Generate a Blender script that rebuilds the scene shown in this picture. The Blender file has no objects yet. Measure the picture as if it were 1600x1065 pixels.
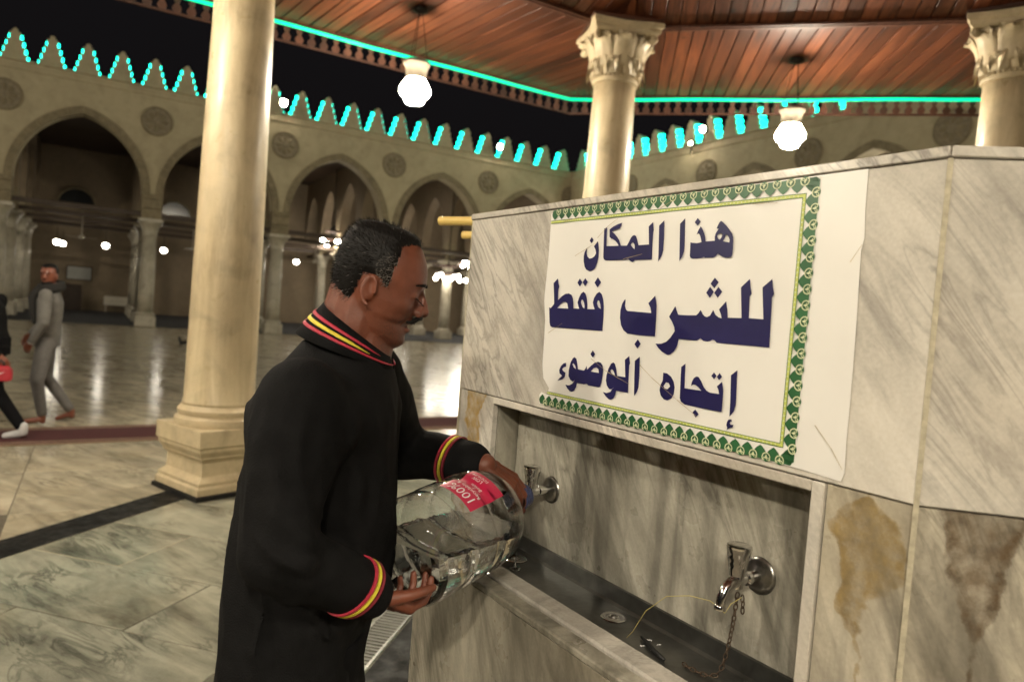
import bpy, bmesh, math, random
from math import sin, cos, pi, radians, atan2, hypot, sqrt
from mathutils import Vector, Matrix
from mathutils.geometry import tessellate_polygon
random.seed(7)
sc = bpy.context.scene
COL = sc.collection

# ------------------------------------------------------------------ camera
PITCH, ROLL, CAM_H = 0.03622934, 0.07866904, 1.55
fw = Vector((0, cos(PITCH), -sin(PITCH))); up0 = Vector((0, sin(PITCH), cos(PITCH))); rt0 = Vector((1, 0, 0))
rt = rt0 * cos(ROLL) + up0 * sin(ROLL); up = -rt0 * sin(ROLL) + up0 * cos(ROLL)
cam_d = bpy.data.cameras.new('camera'); cam = bpy.data.objects.new('camera', cam_d); COL.objects.link(cam)
M = Matrix.Identity(4)
for i in range(3):
    M[i][0], M[i][1], M[i][2] = rt[i], up[i], -fw[i]
M[2][3] = CAM_H
cam.matrix_world = M
cam_d.lens = 36 * 1119.66 / 1600; cam_d.sensor_width = 36; cam_d.sensor_fit = 'HORIZONTAL'
cam_d.clip_start = 0.05; cam_d.clip_end = 500
cam_d.dof.use_dof = True; cam_d.dof.focus_distance = 1.5; cam_d.dof.aperture_fstop = 3.6
sc.camera = cam

# ------------------------------------------------------------------ night sky
w = bpy.data.worlds.new('World'); sc.world = w; w.use_nodes = True
wn = w.node_tree.nodes; wl = w.node_tree.links; bg = wn['Background']
sky = wn.new('ShaderNodeTexSky'); sky.sky_type = 'NISHITA'; sky.sun_disc = False
sky.sun_elevation = radians(-4); sky.sun_rotation = radians(150)
ad_ = wn.new('ShaderNodeVectorMath'); ad_.operation = 'ADD'; ad_.inputs[1].default_value = (.10, .09, .10)   # faint city glow
wl.new(sky.outputs[0], ad_.inputs[0]); wl.new(ad_.outputs[0], bg.inputs[0]); bg.inputs[1].default_value = 0.05

# ------------------------------------------------------------------ exposure and render
sc.view_settings.view_transform = 'Standard'; sc.view_settings.look = 'None'
sc.view_settings.exposure = 0.12; sc.view_settings.gamma = 1.0
sc.render.engine = 'CYCLES'
cy = sc.cycles
cy.use_denoising = True
try: cy.denoiser = 'OPENIMAGEDENOISE'
except Exception: pass
cy.max_bounces = 9; cy.transmission_bounces = 8; cy.glossy_bounces = 4; cy.diffuse_bounces = 4; cy.transparent_max_bounces = 12
cy.sample_clamp_indirect = 6.0; cy.caustics_reflective = False; cy.caustics_refractive = True

WARM = (1.0, 0.905, 0.745)
LAMP_L = 330.0       # radiance of the canopy globes
BULB_L = 30.0       # hanging bulbs in the prayer hall
FLOOD_L = 1800.0
# ------------------------------------------------------------------ materials
MATS = {}
def nt(name):
    m = bpy.data.materials.new(name); m.use_nodes = True
    n = m.node_tree.nodes; l = m.node_tree.links; b = n['Principled BSDF']
    MATS[name] = m
    return m, n, l, b
def ramp(n, stops, interp='LINEAR'):
    r = n.new('ShaderNodeValToRGB'); e = r.color_ramp.elements; r.color_ramp.interpolation = interp
    while len(e) < len(stops): e.new(0.5)
    for k, (p, c) in enumerate(stops):
        e[k].position = p; e[k].color = (*c, 1) if len(c) == 3 else c
    return r
def noise(n, l, vec, scale, detail=5, rough=.6, typ='FBM', dist=0.0):
    t = n.new('ShaderNodeTexNoise'); t.noise_type = typ
    t.inputs['Scale'].default_value = scale; t.inputs['Detail'].default_value = detail
    t.inputs['Roughness'].default_value = rough; t.inputs['Distortion'].default_value = dist
    if vec is not None: l.new(vec, t.inputs['Vector'])
    return t
def coord(n, l, kind='Object', rot=(0, 0, 0), scale=(1, 1, 1), rnd=0.0):
    tc = n.new('ShaderNodeTexCoord') if kind != 'Position' else n.new('ShaderNodeNewGeometry')
    out = tc.outputs[kind]
    if rnd:
        oi = n.new('ShaderNodeObjectInfo'); mm = n.new('ShaderNodeVectorMath'); mm.operation = 'SCALE'
        cmb = n.new('ShaderNodeCombineXYZ')
        for i in range(3):
            q = n.new('ShaderNodeMath'); q.operation = 'MULTIPLY'; l.new(oi.outputs['Random'], q.inputs[0]); q.inputs[1].default_value = (3.7, 9.1, 5.3)[i] * rnd
            l.new(q.outputs[0], cmb.inputs[i])
        ad = n.new('ShaderNodeVectorMath'); ad.operation = 'ADD'; l.new(out, ad.inputs[0]); l.new(cmb.outputs[0], ad.inputs[1]); out = ad.outputs[0]
    mp = n.new('ShaderNodeMapping'); mp.inputs['Rotation'].default_value = rot
    l.new(out, mp.inputs['Vector'])
    m2 = n.new('ShaderNodeMapping'); m2.inputs['Scale'].default_value = scale; l.new(mp.outputs[0], m2.inputs['Vector'])
    return m2.outputs[0]
def mix(n, l, fac, a, b, mode='MIX'):
    x = n.new('ShaderNodeMix'); x.data_type = 'RGBA'; x.blend_type = mode
    for s, val in ((x.inputs[0], fac), (x.inputs[6], a), (x.inputs[7], b)):
        if hasattr(val, 'is_linked') or isinstance(val, bpy.types.NodeSocket): l.new(val, s)
        elif isinstance(val, (int, float)): s.default_value = val
        else: s.default_value = (*val, 1)
    return x.outputs[2]
def bump(n, l, b, h, strength, dist=.01):
    bp = n.new('ShaderNodeBump'); bp.inputs['Strength'].default_value = strength; bp.inputs['Distance'].default_value = dist
    l.new(h, bp.inputs['Height']); l.new(bp.outputs[0], b.inputs['Normal'])
def plain(name, col, rough=.5, metal=0, var=.12, vscale=12, bmp=0, bscale=120, coat=0, spec=.5):
    m, n, l, b = nt(name)
    v = coord(n, l, 'Object', rnd=1)
    t = noise(n, l, v, vscale, 4)
    r = ramp(n, [(.3, tuple(c * (1 - var) for c in col)), (.7, tuple(min(1, c * (1 + var)) for c in col))])
    l.new(t.outputs[0], r.inputs[0]); l.new(r.outputs[0], b.inputs['Base Color'])
    b.inputs['Roughness'].default_value = rough; b.inputs['Metallic'].default_value = metal
    b.inputs['Specular IOR Level'].default_value = spec
    if coat: b.inputs['Coat Weight'].default_value = coat; b.inputs['Coat Roughness'].default_value = .15
    if bmp:
        t2 = noise(n, l, v, bscale, 3); bump(n, l, b, t2.outputs[0], bmp, .004)
    return m
def emit(name, col, strength):
    m, n, l, b = nt(name)
    b.inputs['Base Color'].default_value = (*[min(1, c) for c in col], 1)
    b.inputs['Emission Color'].default_value = (*col, 1); b.inputs['Emission Strength'].default_value = strength
    b.inputs['Roughness'].default_value = .4
    return m
def marble(name, base, vein, dark, rot, scale, streak=(1, 1, 1), rough=.22, kind='Object', rnd=1.0, vein_amt=.6, cloud=.5, warm=None, drip=0, blotch=.8, spec=.5):
    m, n, l, b = nt(name)
    v = coord(n, l, kind, rot, tuple(scale * s for s in streak), rnd)
    n1 = noise(n, l, v, 1.0, 7, .62, dist=.9)
    r1 = ramp(n, [(.25, dark), (.45, vein), (.6, base), (.8, tuple(min(1, c * 1.07) for c in base))])
    l.new(n1.outputs[0], r1.inputs[0])
    n2 = noise(n, l, v, 1.7, 6, .55, 'FBM', dist=1.6)
    m1 = n.new('ShaderNodeMath'); m1.operation = 'SUBTRACT'; l.new(n2.outputs[0], m1.inputs[0]); m1.inputs[1].default_value = .5
    m2 = n.new('ShaderNodeMath'); m2.operation = 'ABSOLUTE'; l.new(m1.outputs[0], m2.inputs[0])
    r2 = ramp(n, [(0, (1, 1, 1)), (.025, (.55, .55, .55)), (.07, (0, 0, 0))]); l.new(m2.outputs[0], r2.inputs[0])
    v3 = coord(n, l, kind, (0, 0, 0), (1, 1, 1), rnd)
    n3 = noise(n, l, v3, 2.2, 3, .5)
    mk = n.new('ShaderNodeMath'); mk.operation = 'MULTIPLY'; l.new(r2.outputs[0], mk.inputs[0]); 
    r3 = ramp(n, [(.42, (0, 0, 0)), (.66, (vein_amt,) * 3)]); l.new(n3.outputs[0], r3.inputs[0]); l.new(r3.outputs[0], mk.inputs[1])
    c0 = mix(n, l, cloud, base, r1.outputs[0])
    c1 = mix(n, l, mk.outputs[0], c0, dark)
    if warm:
        n4 = noise(n, l, v3, 1.3, 4, .6); r4 = ramp(n, [(.5, (0, 0, 0)), (.75, (.45, .45, .45))]); l.new(n4.outputs[0], r4.inputs[0])
        c1 = mix(n, l, r4.outputs[0], c1, warm)
    n7 = noise(n, l, v3, 3.1, 3, .6, dist=.5); r7 = ramp(n, [(.28, (.66,) * 3), (.5, (.98,) * 3), (.75, (1.12,) * 3)]); l.new(n7.outputs[0], r7.inputs[0])
    c1 = mix(n, l, blotch, c1, r7.outputs[0], 'MULTIPLY'); b.inputs['Specular IOR Level'].default_value = spec
    if drip:
        v8 = coord(n, l, kind, (0, 0, 0), (17, 17, 1.1), rnd); n8 = noise(n, l, v8, 1.0, 4, .6, dist=.3)
        r8 = ramp(n, [(.36, (1 - drip,) * 3), (.56, (1, 1, 1))]); l.new(n8.outputs[0], r8.inputs[0]); c1 = mix(n, l, 1.0, c1, r8.outputs[0], 'MULTIPLY')
    n6 = noise(n, l, v3, 160, 2, .5); c1 = mix(n, l, .16, c1, n6.outputs[0], 'OVERLAY')
    l.new(c1, b.inputs['Base Color'])
    n5 = noise(n, l, v3, 9, 4, .6); r5 = ramp(n, [(.3, (rough * .7,) * 3), (.75, (min(1, rough * 1.7),) * 3)])
    l.new(n5.outputs[0], r5.inputs[0]); l.new(r5.outputs[0], b.inputs['Roughness'])
    bump(n, l, b, n5.outputs[0], .05, .01)
    return m

# stand: local x along the face, y inwards, z up. streaks fall from upper left to lower right
marble('marble_slab', (.60, .565, .50), (.49, .46, .405), (.22, .205, .188), (0, radians(-50), 0), 5.0, (.42, 1.3, 2.4), .13, rnd=1.3, vein_amt=.85, cloud=.75, warm=(.55, .47, .36))
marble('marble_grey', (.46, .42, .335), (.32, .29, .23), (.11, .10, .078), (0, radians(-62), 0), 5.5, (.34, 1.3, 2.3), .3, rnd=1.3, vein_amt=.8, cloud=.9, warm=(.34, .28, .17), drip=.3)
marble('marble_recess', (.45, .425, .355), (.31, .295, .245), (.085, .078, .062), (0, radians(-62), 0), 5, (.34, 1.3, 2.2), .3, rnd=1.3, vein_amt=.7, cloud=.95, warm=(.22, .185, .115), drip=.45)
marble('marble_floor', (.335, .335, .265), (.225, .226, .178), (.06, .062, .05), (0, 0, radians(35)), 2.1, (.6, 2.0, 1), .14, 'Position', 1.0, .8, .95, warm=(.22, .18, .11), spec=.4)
marble('marble_court_lit', (.53, .475, .35), (.38, .34, .25), (.17, .152, .115), (0, 0, radians(35)), 1.7, (.6, 2.0, 1), .15, 'Position', 1.0, .8, .95, warm=(.34, .28, .17), spec=.35)  # floor marble lightened in colour to make up for weak light on the court
marble('marble_far_lit', (.53, .465, .335), (.40, .35, .25), (.20, .175, .125), (0, 0, radians(20)), 1.6, (.6, 2.0, 1), .17, 'Position', 0, .6, .9, spec=.35)  # far sheet lightened the same way, brightness put into its colour
marble('marble_black', (.011, .011, .011), (.014, .014, .013), (.04, .038, .034), (0, 0, .4), 7, (1, 1, 1), .5, 'Position', 0, .8, .6, spec=.15)
marble('marble_column', (.62, .515, .33), (.52, .42, .26), (.36, .27, .16), (0, 0, 0), 3.0, (2.2, 2.2, .28), .34, 'Object', 1.0, .4, .75)
marble('stone_pedestal', (.56, .46, .29), (.47, .38, .24), (.33, .26, .16), (0, 0, 0), 6, (1, 1, 1), .5, 'Object', 1.0, .3, .7)
marble('marble_small_column', (.47, .425, .33), (.39, .35, .27), (.26, .235, .18), (0, 0, 0), 3, (1.5, 1.5, .5), .35, 'Object', 1.0, .3, .6)
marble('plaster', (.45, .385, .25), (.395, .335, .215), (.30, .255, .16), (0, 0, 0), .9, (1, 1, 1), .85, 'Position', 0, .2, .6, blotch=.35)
marble('plaster_hall_shaded', (.23, .175, .112), (.20, .153, .098), (.155, .118, .074), (0, 0, 0), .7, (1, 1, 1), .85, 'Position', 0, .2, .5, blotch=.35)  # facade plaster darkened, the dimness of the hall put into its colour
marble('stone_arch', (.25, .205, .125), (.20, .16, .095), (.135, .108, .066), (0, 0, 0), 4, (1, 1, 1), .85, 'Position', 0, .3, .7)
plain('stone_roundel', (.24, .20, .135), .85, var=.25, vscale=9)
plain('grout', (.10, .085, .06), .9)
plain('grout_pale', (.42, .38, .28), .9, var=.25, vscale=60)
plain('core', (.2, .19, .17), .9)
plain('chrome', (.72, .71, .69), .13, 1, var=.08, vscale=40)
plain('worn_chrome', (.30, .29, .27), .3, 1, var=.35, vscale=45)
plain('steel', (.14, .14, .13), .3, .85, var=.4, vscale=9, bmp=.15, bscale=60)
plain('rust', (.075, .05, .032), .75, .3, var=.4, vscale=80)
plain('rubber', (.012, .012, .012), .6)
plain('pipe_yellow', (.72, .52, .16), .38, var=.1, vscale=8)
plain('pipe_hollow', (.50, .37, .15), .7)
plain('string', (.42, .36, .13), .7)
plain('vinyl', (.75, .735, .695), .33, var=.03, vscale=5, bmp=.12, bscale=9)
plain('ink_blue', (.019, .017, .080), .28, var=.2, vscale=14)
plain('ink_green', (.03, .115, .045), .3, var=.25, vscale=10)
plain('ink_lime', (.50, .56, .13), .35, var=.1)
plain('ink_pale', (.62, .66, .42), .35, var=.08)
plain('crease', (.42, .34, .19), .6, var=.3, vscale=50)
plain('dark_wood', (.05, .03, .018), .6, var=.3)
plain('iron', (.02, .018, .016), .5, .6)
plain('carpet_red', (.055, .007, .008), .95, var=.25, vscale=30, bmp=.3, bscale=300)
plain('carpet_beige', (.20, .13, .085), .95, var=.25, vscale=30)
plain('carpet_dark', (.022, .022, .026), .9, var=.3, vscale=2)
plain('cloth_black', (.0062, .0062, .0066), .85, var=.3, vscale=25, bmp=.5, bscale=300, spec=.13)
plain('cloth_trouser', (.006, .006, .007), .9, bmp=.3, bscale=300, spec=.1)
plain('ribbon_red', (.45, .028, .055), .55, var=.12, vscale=60, bmp=.3, bscale=700)
plain('ribbon_dark_red', (.22, .015, .03), .6, var=.12, vscale=60, bmp=.3, bscale=700)
plain('ribbon_yellow', (.72, .60, .05), .55, var=.1, vscale=60, bmp=.3, bscale=700)
plain('cloth_grey', (.13, .125, .115), .95, var=.2, vscale=12, bmp=.4, bscale=150)
plain('cloth_grey_pants', (.115, .11, .105), .95, var=.2, vscale=12, bmp=.4, bscale=150)
plain('cloth_scarf', (.012, .011, .010), .9)
plain('sock', (.5, .5, .5), .9)
plain('bag_red', (.36, .018, .03), .6)
plain('white_print', (.8, .8, .8), .5)
plain('label_red', (.50, .012, .062), .4, var=.06)
plain('hair_black', (.006, .005, .0045), .6, var=.3, vscale=60, spec=.2)
plain('hair_grey', (.22, .20, .18), .55, var=.3, vscale=60)
plain('glass_dark', (.02, .022, .025), .1)
plain('paper', (.4, .4, .36), .7)
plain('grate_metal', (.15, .15, .13), .5, var=.25)
plain('painted_metal', (.55, .5, .4), .45)
emit('neon_green', (.0, .84, .38), 1.0)
emit('led_cyan', (.006, .80, .54), 8.0)
emit('globe_light', (1.0, .885, .70), LAMP_L)
emit('bulb_light', WARM, BULB_L)
emit('flood_light', (1, .89, .69), FLOOD_L)
emit('chandelier_light', WARM, 38.0)
emit('chandelier_added', WARM, 190.0)  # for the extra chandeliers added to brighten the halls
plain('lamp_ceramic', (.17, .145, .11), .35, var=.06)
# skin
m, n, l, b = nt('skin')
v = coord(n, l, 'Object'); t1 = noise(n, l, v, 22, 5); r1 = ramp(n, [(.3, (.125, .038, .020)), (.7, (.20, .062, .033))]); l.new(t1.outputs[0], r1.inputs[0])
vm_ = n.new('ShaderNodeVectorMath'); vm_.operation = 'DISTANCE'; l.new(v, vm_.inputs[0]); vm_.inputs[1].default_value = (.151, .025, 1.492)
rs_ = ramp(n, [(.055, (.5, .5, .5)), (.085, (0, 0, 0))]); l.new(vm_.outputs['Value'], rs_.inputs[0])
tst = noise(n, l, v, 420, 2); rst = ramp(n, [(.35, (.0,) * 3), (.6, (1,) * 3)]); l.new(tst.outputs[0], rst.inputs[0])
mst = n.new('ShaderNodeMath'); mst.operation = 'MULTIPLY'; l.new(rs_.outputs[0], mst.inputs[0]); l.new(rst.outputs[0], mst.inputs[1])
l.new(mix(n, l, mst.outputs[0], r1.outputs[0], (.05, .03, .024)), b.inputs['Base Color']); b.inputs['Roughness'].default_value = .44
b.inputs['Subsurface Weight'].default_value = .12; b.inputs['Subsurface Radius'].default_value = (.01, .004, .002); b.inputs['Subsurface Scale'].default_value = .6
t2 = noise(n, l, v, 330, 4, .7); bump(n, l, b, t2.outputs[0], .4, .002)
# bottle plastic and water
m, n, l, b = nt('pet_plastic')
b.inputs['Base Color'].default_value = (.99, .995, 1.0, 1); b.inputs['Roughness'].default_value = .05
b.inputs['IOR'].default_value = 1.33; b.inputs['Transmission Weight'].default_value = 1.0
v = coord(n, l, 'Object'); t1 = noise(n, l, v, 18, 3, .5, dist=.8); bump(n, l, b, t1.outputs[0], .35, .006)
m, n, l, b = nt('blue_plastic')
b.inputs['Base Color'].default_value = (.10, .12, .26, 1); b.inputs['Roughness'].default_value = .2; b.inputs['Transmission Weight'].default_value = .5
v = coord(n, l, 'Object'); t1 = noise(n, l, v, 30, 3); bump(n, l, b, t1.outputs[0], .1, .003)
m, n, l, b = nt('water')
b.inputs['Base Color'].default_value = (.95, .98, .98, 1); b.inputs['Roughness'].default_value = .0
b.inputs['IOR'].default_value = 1.33; b.inputs['Transmission Weight'].default_value = 1.0
v = coord(n, l, 'Object'); t1 = noise(n, l, v, 12, 2); bump(n, l, b, t1.outputs[0], .12, .006)
# wood boards
def wood(name, dark, mid, light, rough=.3, ang=0.0):
    m, n, l, b = nt(name)
    v = coord(n, l, 'Object', (0, 0, ang), (1, 1, 1), 2.0)
    mp = n.new('ShaderNodeMapping'); mp.inputs['Scale'].default_value = (24, 1.4, 8); l.new(v, mp.inputs['Vector'])
    t1 = noise(n, l, mp.outputs[0], 1.0, 6, .6, dist=.6)
    r = ramp(n, [(.28, dark), (.5, mid), (.78, light)]); l.new(t1.outputs[0], r.inputs[0])
    oi = n.new('ShaderNodeObjectInfo'); r2 = ramp(n, [(0, (.45, .45, .45)), (1, (1.3, 1.3, 1.3))]); l.new(oi.outputs['Random'], r2.inputs[0])
    c = mix(n, l, 1.0, r.outputs[0], r2.outputs[0], 'MULTIPLY')
    vo = n.new('ShaderNodeTexVoronoi'); vo.inputs['Scale'].default_value = 1.9; l.new(v, vo.inputs['Vector'])
    rk = ramp(n, [(.0, (1, 1, 1)), (.045, (.85, .85, .85)), (.085, (0, 0, 0))]); l.new(vo.outputs['Distance'], rk.inputs[0])
    c = mix(n, l, rk.outputs[0], c, tuple(x * .25 for x in dark))
    l.new(c, b.inputs['Base Color']); b.inputs['Roughness'].default_value = rough
    b.inputs['Specular IOR Level'].default_value = .4
    bump(n, l, b, t1.outputs[0], .15, .004)
wood('board', (.038, .012, .0055), (.115, .035, .0145), (.205, .068, .027), .45)
wood('fret_wood', (.035, .013, .007), (.075, .028, .016), (.11, .045, .028), .5)
# stained variants of the grey slab: brown run-off with a shape of its own
def stained(name, src, x0, z0, z1, wid, tint, tint2, top_w=1.0, warp=.15):
    m = MATS[src].copy(); m.name = name; MATS[name] = m
    n = m.node_tree.nodes; l = m.node_tree.links; b = n['Principled BSDF']
    old = b.inputs['Base Color'].links[0].from_socket
    tc = n.new('ShaderNodeTexCoord'); sp = n.new('ShaderNodeSeparateXYZ'); l.new(tc.outputs['Object'], sp.inputs[0])
    nz = noise(n, l, tc.outputs['Object'], 8.5, 3, .55); nz2 = noise(n, l, tc.outputs['Object'], 34, 6, .7)
    def mth(op, a, c):
        q = n.new('ShaderNodeMath'); q.operation = op
        for i, val in enumerate((a, c)):
            if val is None: continue
            if isinstance(val, (int, float)): q.inputs[i].default_value = val
            else: l.new(val, q.inputs[i])
        return q.outputs[0]
    nx = mth('MULTIPLY', mth('SUBTRACT', nz.outputs[0], .5), warp)
    x = mth('ABSOLUTE', mth('SUBTRACT', mth('ADD', sp.outputs[0], nx), x0), None)
    t = mth('DIVIDE', mth('SUBTRACT', sp.outputs[2], z0), z1 - z0)
    nb_ = noise(n, l, tc.outputs['Object'], 55, 5, .65); wob = mth('MULTIPLY', mth('SUBTRACT', nb_.outputs[0], .5), .022)
    hw0 = mth('MULTIPLY', mth('POWER', mth('MAXIMUM', t, 0.0), .75), wid)
    if top_w < 1: hw0 = mth('MULTIPLY', hw0, mth('POWER', mth('MAXIMUM', mth('SUBTRACT', 1.12, mth('MULTIPLY', t, t)), 0.0), .5))
    hw = mth('ADD', hw0, wob)
    d = mth('SUBTRACT', hw, x)
    r = ramp(n, [(.0, (0, 0, 0)), (.26, (.08,) * 3), (.33, (.75,) * 3), (.42, (1.0,) * 3), (.7, (.85,) * 3), (1, (.78,) * 3)])
    l.new(mth('DIVIDE', mth('ADD', d, .02), .06), r.inputs[0])
    tcl = ramp(n, [(.3, tint2), (.65, tint)]); l.new(nz2.outputs[0], tcl.inputs[0])
    mulc = mix(n, l, .45, tcl.outputs[0], old, 'MULTIPLY')
    nv_ = noise(n, l, tc.outputs['Object'], 26, 5, .65); rv = ramp(n, [(.32, (.35,) * 3), (.58, (1,) * 3)]); l.new(nv_.outputs[0], rv.inputs[0])
    l.new(mix(n, l, mth('MULTIPLY', r.outputs[0], rv.outputs[0]), old, mulc), b.inputs['Base Color'])
stained('marble_grey_ochre', 'marble_grey', 1.205, 1.115, 1.315, .075, (.40, .29, .12), (.20, .15, .08), .5)
stained('marble_grey_brown', 'marble_grey', .088, 1.15, 1.345, .056, (.17, .115, .065), (.085, .062, .040), 1.0, .06)
stained('marble_stile_ochre', 'marble_slab', .085, 1.06, 1.40, .05, (.52, .33, .08), (.42, .30, .12))

# ------------------------------------------------------------------ mesh helpers
class MB:
    def __init__(s): s.v = []; s.f = []
    def add(s, vs, fs, mat=None):
        o = len(s.v)
        for q in vs:
            q = Vector(q); s.v.append(tuple(mat @ q) if mat is not None else tuple(q))
        s.f += [tuple(i + o for i in f) for f in fs]; return s
    def box(s, x0, x1, y0, y1, z0, z1, mat=None):
        vs = [(x0, y0, z0), (x1, y0, z0), (x1, y1, z0), (x0, y1, z0), (x0, y0, z1), (x1, y0, z1), (x1, y1, z1), (x0, y1, z1)]
        return s.add(vs, [(0, 3, 2, 1), (4, 5, 6, 7), (0, 1, 5, 4), (1, 2, 6, 5), (2, 3, 7, 6), (3, 0, 4, 7)], mat)
    def prism(s, poly, z0, z1, mat=None):
        n = len(poly)
        a = sum(poly[i][0] * poly[(i + 1) % n][1] - poly[(i + 1) % n][0] * poly[i][1] for i in range(n))
        if a < 0: poly = poly[::-1]
        vs = [(x, y, z0) for x, y in poly] + [(x, y, z1) for x, y in poly]
        fs = [tuple(range(n - 1, -1, -1)), tuple(range(n, 2 * n))] + [(i, (i + 1) % n, n + (i + 1) % n, n + i) for i in range(n)]
        return s.add(vs, fs, mat)
    def lathe(s, prof, seg=32, mat=None, caps=True):
        vs = []; fs = []
        for r, z in prof:
            for k in range(seg): a = 2 * pi * k / seg; vs.append((r * cos(a), r * sin(a), z))
        for i in range(len(prof) - 1):
            for k in range(seg): k2 = (k + 1) % seg; fs.append((i * seg + k, i * seg + k2, (i + 1) * seg + k2, (i + 1) * seg + k))
        if caps: fs.append(tuple(range(seg - 1, -1, -1))); o = (len(prof) - 1) * seg; fs.append(tuple(range(o, o + seg)))
        return s.add(vs, fs, mat)
    def tube(s, path, rad, seg=10, mat=None, closed=False):
        P = [Vector(p) for p in path]; n = len(P)
        R_ = rad if isinstance(rad, (list, tuple)) else [rad] * n
        vs = []; fs = []; ref = None
        for i, p in enumerate(P):
            if closed: t = P[(i + 1) % n] - P[i - 1]
            else: t = P[min(i + 1, n - 1)] - P[max(i - 1, 0)]
            t.normalize()
            if ref is None:
                ref = t.cross(Vector((0, 0, 1)) if abs(t.z) < .9 else Vector((1, 0, 0))).normalized()
            ref = (ref - t * ref.dot(t)).normalized(); bi = t.cross(ref)
            for k in range(seg):
                a = 2 * pi * k / seg; vs.append(p + (ref * cos(a) + bi * sin(a)) * R_[i])
        m_ = n if closed else n - 1
        for i in range(m_):
            j = (i + 1) % n
            for k in range(seg): k2 = (k + 1) % seg; fs.append((i * seg + k, i * seg + k2, j * seg + k2, j * seg + k))
        if not closed: fs.append(tuple(range(seg - 1, -1, -1))); o = (n - 1) * seg; fs.append(tuple(range(o, o + seg)))
        return s.add(vs, fs, mat)
    def sphere(s, c, r, seg=16, rings=10, mat=None):
        r = r if isinstance(r, (list, tuple)) else (r, r, r); c = Vector(c)
        vs = [c + Vector((0, 0, r[2]))]; fs = []
        for i in range(1, rings):
            a = pi * i / rings
            for k in range(seg): b_ = 2 * pi * k / seg; vs.append(c + Vector((r[0] * sin(a) * cos(b_), r[1] * sin(a) * sin(b_), r[2] * cos(a))))
        vs.append(c - Vector((0, 0, r[2]))); e = len(vs) - 1
        for k in range(seg): fs.append((0, 1 + k, 1 + (k + 1) % seg)); o = 1 + (rings - 2) * seg; fs.append((e, o + (k + 1) % seg, o + k))
        for i in range(rings - 2):
            for k in range(seg): k2 = (k + 1) % seg; o = 1 + i * seg; fs.append((o + k, o + seg + k, o + seg + k2, o + k2))
        return s.add(vs, fs, mat)
    def rcone(s, a, b_, ra, rb, seg=14):
        a = Vector(a); b_ = Vector(b_); s.sphere(a, ra, seg, 9); s.sphere(b_, rb, seg, 9)
        if (b_ - a).length > 1e-5: s.tube([a, b_], [ra, rb], seg)
        return s
    def loft(s, rings, mat=None, cap=True):
        n = len(rings[0]); vs = [p for r in rings for p in r]; fs = []
        for i in range(len(rings) - 1):
            for k in range(n): k2 = (k + 1) % n; fs.append((i * n + k, i * n + k2, (i + 1) * n + k2, (i + 1) * n + k))
        if cap: fs.append(tuple(range(n - 1, -1, -1))); o = (len(rings) - 1) * n; fs.append(tuple(range(o, o + n)))
        return s.add(vs, fs, mat)
    def mesh(s, name, mat, smooth=False):
        me = bpy.data.meshes.new(name); me.from_pydata(s.v, [], s.f); me.update()
        me.materials.append(MATS[mat])
        if smooth: me.polygons.foreach_set('use_smooth', [True] * len(me.polygons))
        return me
    def build(s, name, mat, parent=None, smooth=False, bevel=0, loc=None, rotz=None, auto=None):
        me = s.mesh(name, mat, smooth)
        if bevel: bevel_mesh(me, bevel)
        if auto: 
            try: me.set_sharp_from_angle(angle=radians(auto))
            except Exception: pass
        return link(name, me, parent, loc, rotz)
def bevel_mesh(me, wdt, seg=1):
    bm = bmesh.new(); bm.from_mesh(me); bmesh.ops.recalc_face_normals(bm, faces=bm.faces)
    es = [e for e in bm.edges if len(e.link_faces) == 2 and e.calc_face_angle(0) > .5]
    bmesh.ops.bevel(bm, geom=es, offset=wdt, segments=seg, affect='EDGES', profile=.6); bm.to_mesh(me); bm.free()
def link(name, me, parent=None, loc=None, rotz=None):
    o = bpy.data.objects.new(name, me); COL.objects.link(o)
    if parent: o.parent = parent
    if loc is not None: o.location = loc
    if rotz is not None: o.rotation_euler = (0, 0, rotz)
    return o
def tag(o, label=None, cat=None, group=None, kind=None):
    if label: o['label'] = label
    if cat: o['category'] = cat
    if group: o['group'] = group
    if kind: o['kind'] = kind
    return o
def thing(name, label, cat, loc=(0, 0, 0), rotz=0, group=None):
    o = bpy.data.objects.new(name, None); COL.objects.link(o); o.empty_display_size = .1
    o.location = loc; o.rotation_euler = (0, 0, rotz)
    return tag(o, label, cat, group)
KIDS = {}
def dup(root, loc, rotz, label=None, group=None):
    r = root.copy(); COL.objects.link(r); r.location = loc; r.rotation_euler = (0, 0, rotz)
    if label: r['label'] = label
    if group: r['group'] = group
    for ch in list(root.children):
        c = ch.copy(); COL.objects.link(c); c.parent = r
        for g in list(ch.children):
            d = g.copy(); COL.objects.link(d); d.parent = c
    return r
def az(a): return Vector((sin(a), cos(a), 0))
def clip(poly, a, b_, c):            # keep a*x+b*y<=c
    out = []
    for i in range(len(poly)):
        p, q = poly[i], poly[(i + 1) % len(poly)]
        dp = a * p[0] + b_ * p[1] - c; dq = a * q[0] + b_ * q[1] - c
        if dp <= 0: out.append(p)
        if dp * dq < 0:
            t = dp / (dp - dq); out.append((p[0] + (q[0] - p[0]) * t, p[1] + (q[1] - p[1]) * t))
    return out
def poly_area(p): return .5 * sum(p[i][0] * p[(i + 1) % len(p)][1] - p[(i + 1) % len(p)][0] * p[i][1] for i in range(len(p)))

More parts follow.
